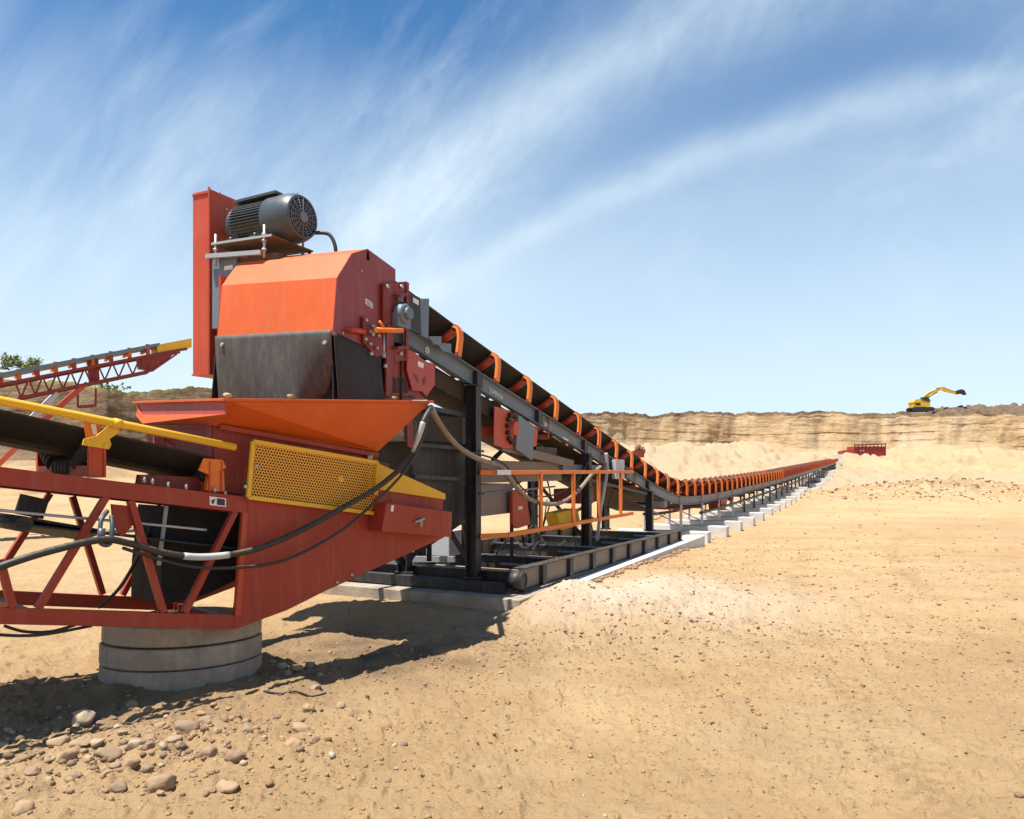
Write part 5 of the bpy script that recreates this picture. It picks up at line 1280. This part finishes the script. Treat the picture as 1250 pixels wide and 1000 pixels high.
mid_st = [(160, 861, 17), (99, 903, 27), (119, 904, 18), (164, 908, 26), (179, 912, 20), (184, 897, 18), (212, 901, 20), (220, 908, 15), (252, 878, 20), (254, 919, 25), (300, 876, 15), (302, 898, 17), (256, 962, 15), (58, 950, 17), (88, 946, 20), (40, 937, 20), (142, 930, 15), (160, 928, 24), (180, 931, 20), (130, 946, 18), (72, 903, 28), (71, 885, 13), (122, 879, 13), (234, 924, 11), (5, 905, 14), (4, 946, 15), (60, 927, 13), (108, 925, 15), (200, 916, 13), (150, 896, 14), (30, 912, 13), (145, 885, 14), (196, 880, 15), (215, 890, 12), (20, 925, 12), (265, 895, 12), (167, 957, 8), (80, 963, 9), (246, 868, 12), (180, 868, 14), (335, 872, 9), (310, 940, 9), (48, 895, 10), (10, 890, 12), (345, 812, 15), (362, 818, 17), (378, 812, 14), (352, 822, 11), (332, 806, 10), (392, 824, 10)]
for px, py, w_ in mid_st: put_stone(px, py, w_, 'small brown stone in the loose rubble below the concrete rings', 'small stones in the rubble below the concrete rings', ang=random.random() < .4)
# pebbles on the hopper rim
for f, w_, lab in ((.01, .045, 'pale round stone on the hopper rim below the flap corner'), (.27, .04, 'pale stone on the hopper rim under the middle of the grey flap'), (.79, .035, 'small stone on the hopper rim right of the black side flap')):
    p = RL.lerp(RR, f); o = bpy.data.objects.new('rock', SM[0]); col.objects.link(o); o.location = p+Vector((0, .0, .035)); o.scale = (w_,)*3; tag(o, lab, 'rock')
for f, k in ((.35, 0), (.55, 1), (.7, 0)):
    o = bpy.data.objects.new('rock', SM[2+k]); col.objects.link(o); a = 3.9+f*1.6; o.location = (Xc+math.cos(a)*.60, Yc+math.sin(a)*.63, .225+.03); o.scale = (.05,)*3
    tag(o, 'small stone on the top concrete ring below the red frame', 'rock', 'stones on top of the concrete rings')
# gravel: too many to count
def pebbles(name, pts, sizes, label, mat='pebble'):
    me0 = [stone_mesh(90+k, .65, .2, 1) for k in range(5)]
    V = [np.array([v.co[:] for v in m_.vertices]) for m_ in me0]; Fc = np.array([p_.vertices[:] for p_ in me0[0].polygons]); nvt = len(V[0])
    vs = []; 
    for k, (p, s) in enumerate(zip(pts, sizes)):
        a = rng.uniform(0, 6.28); c, s_ = math.cos(a), math.sin(a); Rm = np.array([[c, -s_, 0], [s_, c, 0], [0, 0, 1]])
        vs.append((V[k % 5]*s)@Rm+p)
    v = np.concatenate(vs); f = np.concatenate([Fc+k*nvt for k in range(len(pts))])
    me = bpy.data.meshes.new(name); me.vertices.add(len(v)); me.vertices.foreach_set('co', v.ravel().astype(np.float32))
    me.loops.add(f.size); me.loops.foreach_set('vertex_index', f.ravel().astype(np.int32)); me.polygons.add(len(f)); me.polygons.foreach_set('loop_start', (np.arange(len(f))*3).astype(np.int32))
    me.update(calc_edges=True); me.validate(); me.polygons.foreach_set('use_smooth', np.ones(len(me.polygons), bool))
    me.materials.append(MATS[mat]); o = bpy.data.objects.new(name, me); col.objects.link(o); tag(o, label, 'gravel', kind='stuff'); return o
def scatter(n, cx, cy, rx, ry, smin, smax):
    x = rng.normal(cx, rx, n); y = rng.normal(cy, ry, n); k = (y > 3.2); x, y = x[k], y[k]
    s = smin*(smax/smin)**(rng.uniform(0, 1, len(x))**2.2); z = terrain(x, y)+s*.15
    return np.stack([x, y, z], 1), s
parts_ = [scatter(900, -2.6, 5.2, 1.1, .45, .006, .05), scatter(500, -3.3, 4.7, 1.0, .5, .006, .04), scatter(700, -1.4, 7.2, .9, .5, .006, .035), scatter(250, 1.5, 8.3, 1.2, .7, .008, .04), scatter(2600, 1.5, 7.5, 3.5, 3.0, .004, .018), scatter(400, 3.5, 11, 2.0, 3.0, .01, .045)]
P_ = np.concatenate([a for a, b in parts_]); S_ = np.concatenate([b for a, b in parts_])
pebbles('gravel', P_, S_, 'loose pebbles and clods strewn over the sand')
x = rng.normal(31, 7, 1500); y = rng.normal(50.5, 3, 1500); s = .03*(5.5)**(rng.uniform(0, 1, 1500)**2.2)
pebbles('rubble', np.stack([x, y, terrain(x, y)+s*.2], 1), s, 'pale rubble scattered over the low bank at the right')

paint('clod', (0.30, 0.18, 0.09), 0.95, 0.9)
q1 = [scatter(5200, 2.2, 6.5, 3.2, 2.6, .004, .022), scatter(700, 1.8, 8.3, 1.6, .8, .006, .034), scatter(1400, 5.0, 12, 3.5, 4, .01, .04), scatter(900, -2.3, 5.0, 1.6, .6, .005, .03), scatter(900, 7.0, 17, 4.5, 5, .012, .045), scatter(450, 14.0, 30, 8, 8, .02, .08)]
pebbles('loose_clods', np.concatenate([a for a, b in q1]), np.concatenate([b for a, b in q1]), 'small crumbs of dry earth strewn over the sand', 'clod')
ns_ = 420; s_e = rng.uniform(12.4, 19.5, ns_); t_e = -1.06-np.abs(rng.normal(0, .07, ns_))
pe = np.array([A(a, b, 0)[:] for a, b in zip(s_e, t_e)]); sz_e = .012*(5.5)**(rng.uniform(0, 1, ns_)**1.6); pe[:, 2] = terrain(pe[:, 0], pe[:, 1])+sz_e*.3
pebbles('edge_clods', pe, sz_e, 'dark broken clods of earth banked against the white footing strip', 'clod')
bm_ = MB()
for k in range(9): c_ = W(776+k*1.2, 549-(4-abs(k-4))*.9, 88.5); bm_.tube([c_-Z*.4, c_+Z*random.uniform(.1, .4)], random.uniform(.12, .25), 6)
o = bm_.build('scrap_heap', 'rust', None, loc=W(780, 550, 88.5)); tag(o, 'small rusty heap standing on the dark red steel box by the cliff', 'scrap heap')
# ------------------------------------------------------------------ light, sky, camera
SUN_EL, SUN_AZ = R(71), 0.0     # direction toward the sun: (-.90,-.44)
sl = bpy.data.lights.new('sun', 'SUN'); sl.energy = 5.0; sl.angle = R(.5); sl.color = (1, .955, .88)
so = bpy.data.objects.new('sun', sl); col.objects.link(so)
sd = Vector((-.86, -.50, 0)).normalized()*math.cos(SUN_EL)+Z*math.sin(SUN_EL)
so.rotation_euler = sd.to_track_quat('Z', 'Y').to_euler(); so.location = (-5, -5, 20)
w = bpy.data.worlds.new('World'); sc.world = w; w.use_nodes = True; n = w.node_tree
bg = n.nodes['Background']
sky = N(n, 'ShaderNodeTexSky', sky_type='NISHITA'); sky.sun_disc = False; sky.sun_elevation = SUN_EL
sky.sun_rotation = math.atan2(sd.x, sd.y); sky.air_density = 1.0; sky.dust_density = 0.6; sky.ozone_density = 2.5; sky.altitude = 600
tc = N(n, 'ShaderNodeTexCoord'); sx = N(n, 'ShaderNodeSeparateXYZ'); n.links.new(tc.outputs['Generated'], sx.inputs[0])
az = math_(n, 'ARCTAN2', sx.outputs[0], sx.outputs[1]); el = math_(n, 'ARCSINE', sx.outputs[2])
cmb = N(n, 'ShaderNodeCombineXYZ'); n.links.new(az, cmb.inputs[0]); n.links.new(el, cmb.inputs[1])
# wispy cirrus: coordinates bent so that the fibres fan out and follow curved bands
azc = math_(n, 'MINIMUM', az, .42)
vv_ = math_(n, 'SUBTRACT', el, math_(n, 'ADD', math_(n, 'MULTIPLY', azc, .50), math_(n, 'MULTIPLY', math_(n, 'MULTIPLY', azc, azc), -.62)))
vv_ = math_(n, 'SUBTRACT', vv_, math_(n, 'MULTIPLY', az, .05))
cb_ = N(n, 'ShaderNodeCombineXYZ'); n.links.new(az, cb_.inputs[0]); n.links.new(vv_, cb_.inputs[1])
def wn(sx_, sy_, scale, det, dist, off=0.0, rough=.6):
    mp = N(n, 'ShaderNodeMapping'); mp.inputs['Scale'].default_value = (sx_, sy_, 1); mp.inputs['Location'].default_value = (off, off*.7, 0); n.links.new(cb_.outputs[0], mp.inputs[0])
    x = N(n, 'ShaderNodeTexNoise', i_Scale=scale, i_Detail=float(det), i_Roughness=rough, i_Distortion=dist); n.links.new(mp.outputs[0], x.inputs[0]); return x.outputs[0]
broad = wn(1.0, 1.4, 2.6, 5, 1.0, 3.1); fib = wn(1.0, 1.9, 5.0, 10, .9, 1.7, .66); soft = wn(1.0, 1.5, 4.5, 9, .5, 5.3, .6)
def band(a0, b0, c0, wdt):   # el = a0 + b0*az + c0*az^2
    l = math_(n, 'ADD', math_(n, 'MULTIPLY_ADD', az, b0, a0), math_(n, 'MULTIPLY', math_(n, 'MULTIPLY', az, az), c0))
    l = math_(n, 'ADD', l, math_(n, 'MULTIPLY', math_(n, 'SUBTRACT', soft, .5), .06))
    d = math_(n, 'DIVIDE', math_(n, 'SUBTRACT', el, l), wdt); return math_(n, 'EXPONENT', math_(n, 'MULTIPLY', math_(n, 'MULTIPLY', d, d), -1.0))
iso = wn(1.0, 1.15, 9.0, 12, .4, 8.3, .68)
fib = math_(n, 'MULTIPLY_ADD', fib, .55, math_(n, 'MULTIPLY', iso, .45))
F1 = ramp(n, fib, [(0.42, 0.0), (0.62, 1.0)]).outputs[0]; M1 = ramp(n, broad, [(0.44, 0.0), (0.62, 1.0)]).outputs[0]
cl = math_(n, 'MULTIPLY', M1, math_(n, 'MULTIPLY_ADD', F1, .24, .03))
hiF = math_(n, 'MULTIPLY_ADD', F1, .30, .62)
b1_ = math_(n, 'MULTIPLY', band(.452, .55, -.85, .040), ramp(n, az, [(0.0, .38), (0.30, .12)]).outputs[0])
LFT = math_(n, 'MULTIPLY', ramp(n, math_(n, 'MULTIPLY_ADD', az, -1.0, .05), [(0.0, 0.0), (0.25, 1.0)]).outputs[0], ramp(n, el, [(0.0, 1.0), (0.38, 0.9), (0.56, 0.0)]).outputs[0])
b1l = math_(n, 'MULTIPLY', band(.430, .62, -.6, .085), .42)
b2_ = math_(n, 'MULTIPLY', band(.295, .47, -.45, .022), .42); b2w = math_(n, 'MULTIPLY', band(.250, .42, -.42, .065), .30)
for x_ in (b1_, b2_, b2w, b1l): cl = math_(n, 'ADD', cl, math_(n, 'MULTIPLY', x_, hiF))
cl = math_(n, 'ADD', cl, math_(n, 'MULTIPLY', LFT, math_(n, 'MULTIPLY_ADD', ramp(n, soft, [(0.4, 0.0), (0.65, 1.0)]).outputs[0], .26, .05)))
low = ramp(n, el, [(0.0, 0.90), (0.12, 0.82), (0.24, 0.62), (0.36, 0.30), (0.52, 0.04)]).outputs[0]
cl = math_(n, 'SUBTRACT', 1.0, math_(n, 'MULTIPLY', math_(n, 'SUBTRACT', 1.0, math_(n, 'MINIMUM', math_(n, 'MAXIMUM', cl, 0.0), 1.0)), math_(n, 'SUBTRACT', 1.0, low)))
cl = math_(n, 'MINIMUM', cl, .95)
skc = mixc(n, 1.0, sky.outputs[0], (0.36, 0.98, 1.32), 'MULTIPLY')
cc = mixc(n, cl, skc, (7.6, 8.9, 9.8))
n.links.new(cc, bg.inputs[0]); bg.inputs[1].default_value = 0.062
cam = bpy.data.cameras.new('camera'); co_ = bpy.data.objects.new('camera', cam); col.objects.link(co_)
co_.location = (0, 0, EYE); co_.rotation_euler = (R(90), 0, 0)
cam.sensor_width = 36; cam.lens = F/1250*36; cam.shift_y = 75/1250; cam.clip_start = .1; cam.clip_end = 8000
sc.camera = co_
sc.view_settings.view_transform = 'Standard'; sc.view_settings.look = 'None'; sc.view_settings.exposure = 0.86; sc.view_settings.gamma = 1
sc.cycles.max_bounces = 6; sc.cycles.diffuse_bounces = 2; sc.cycles.use_denoising = True
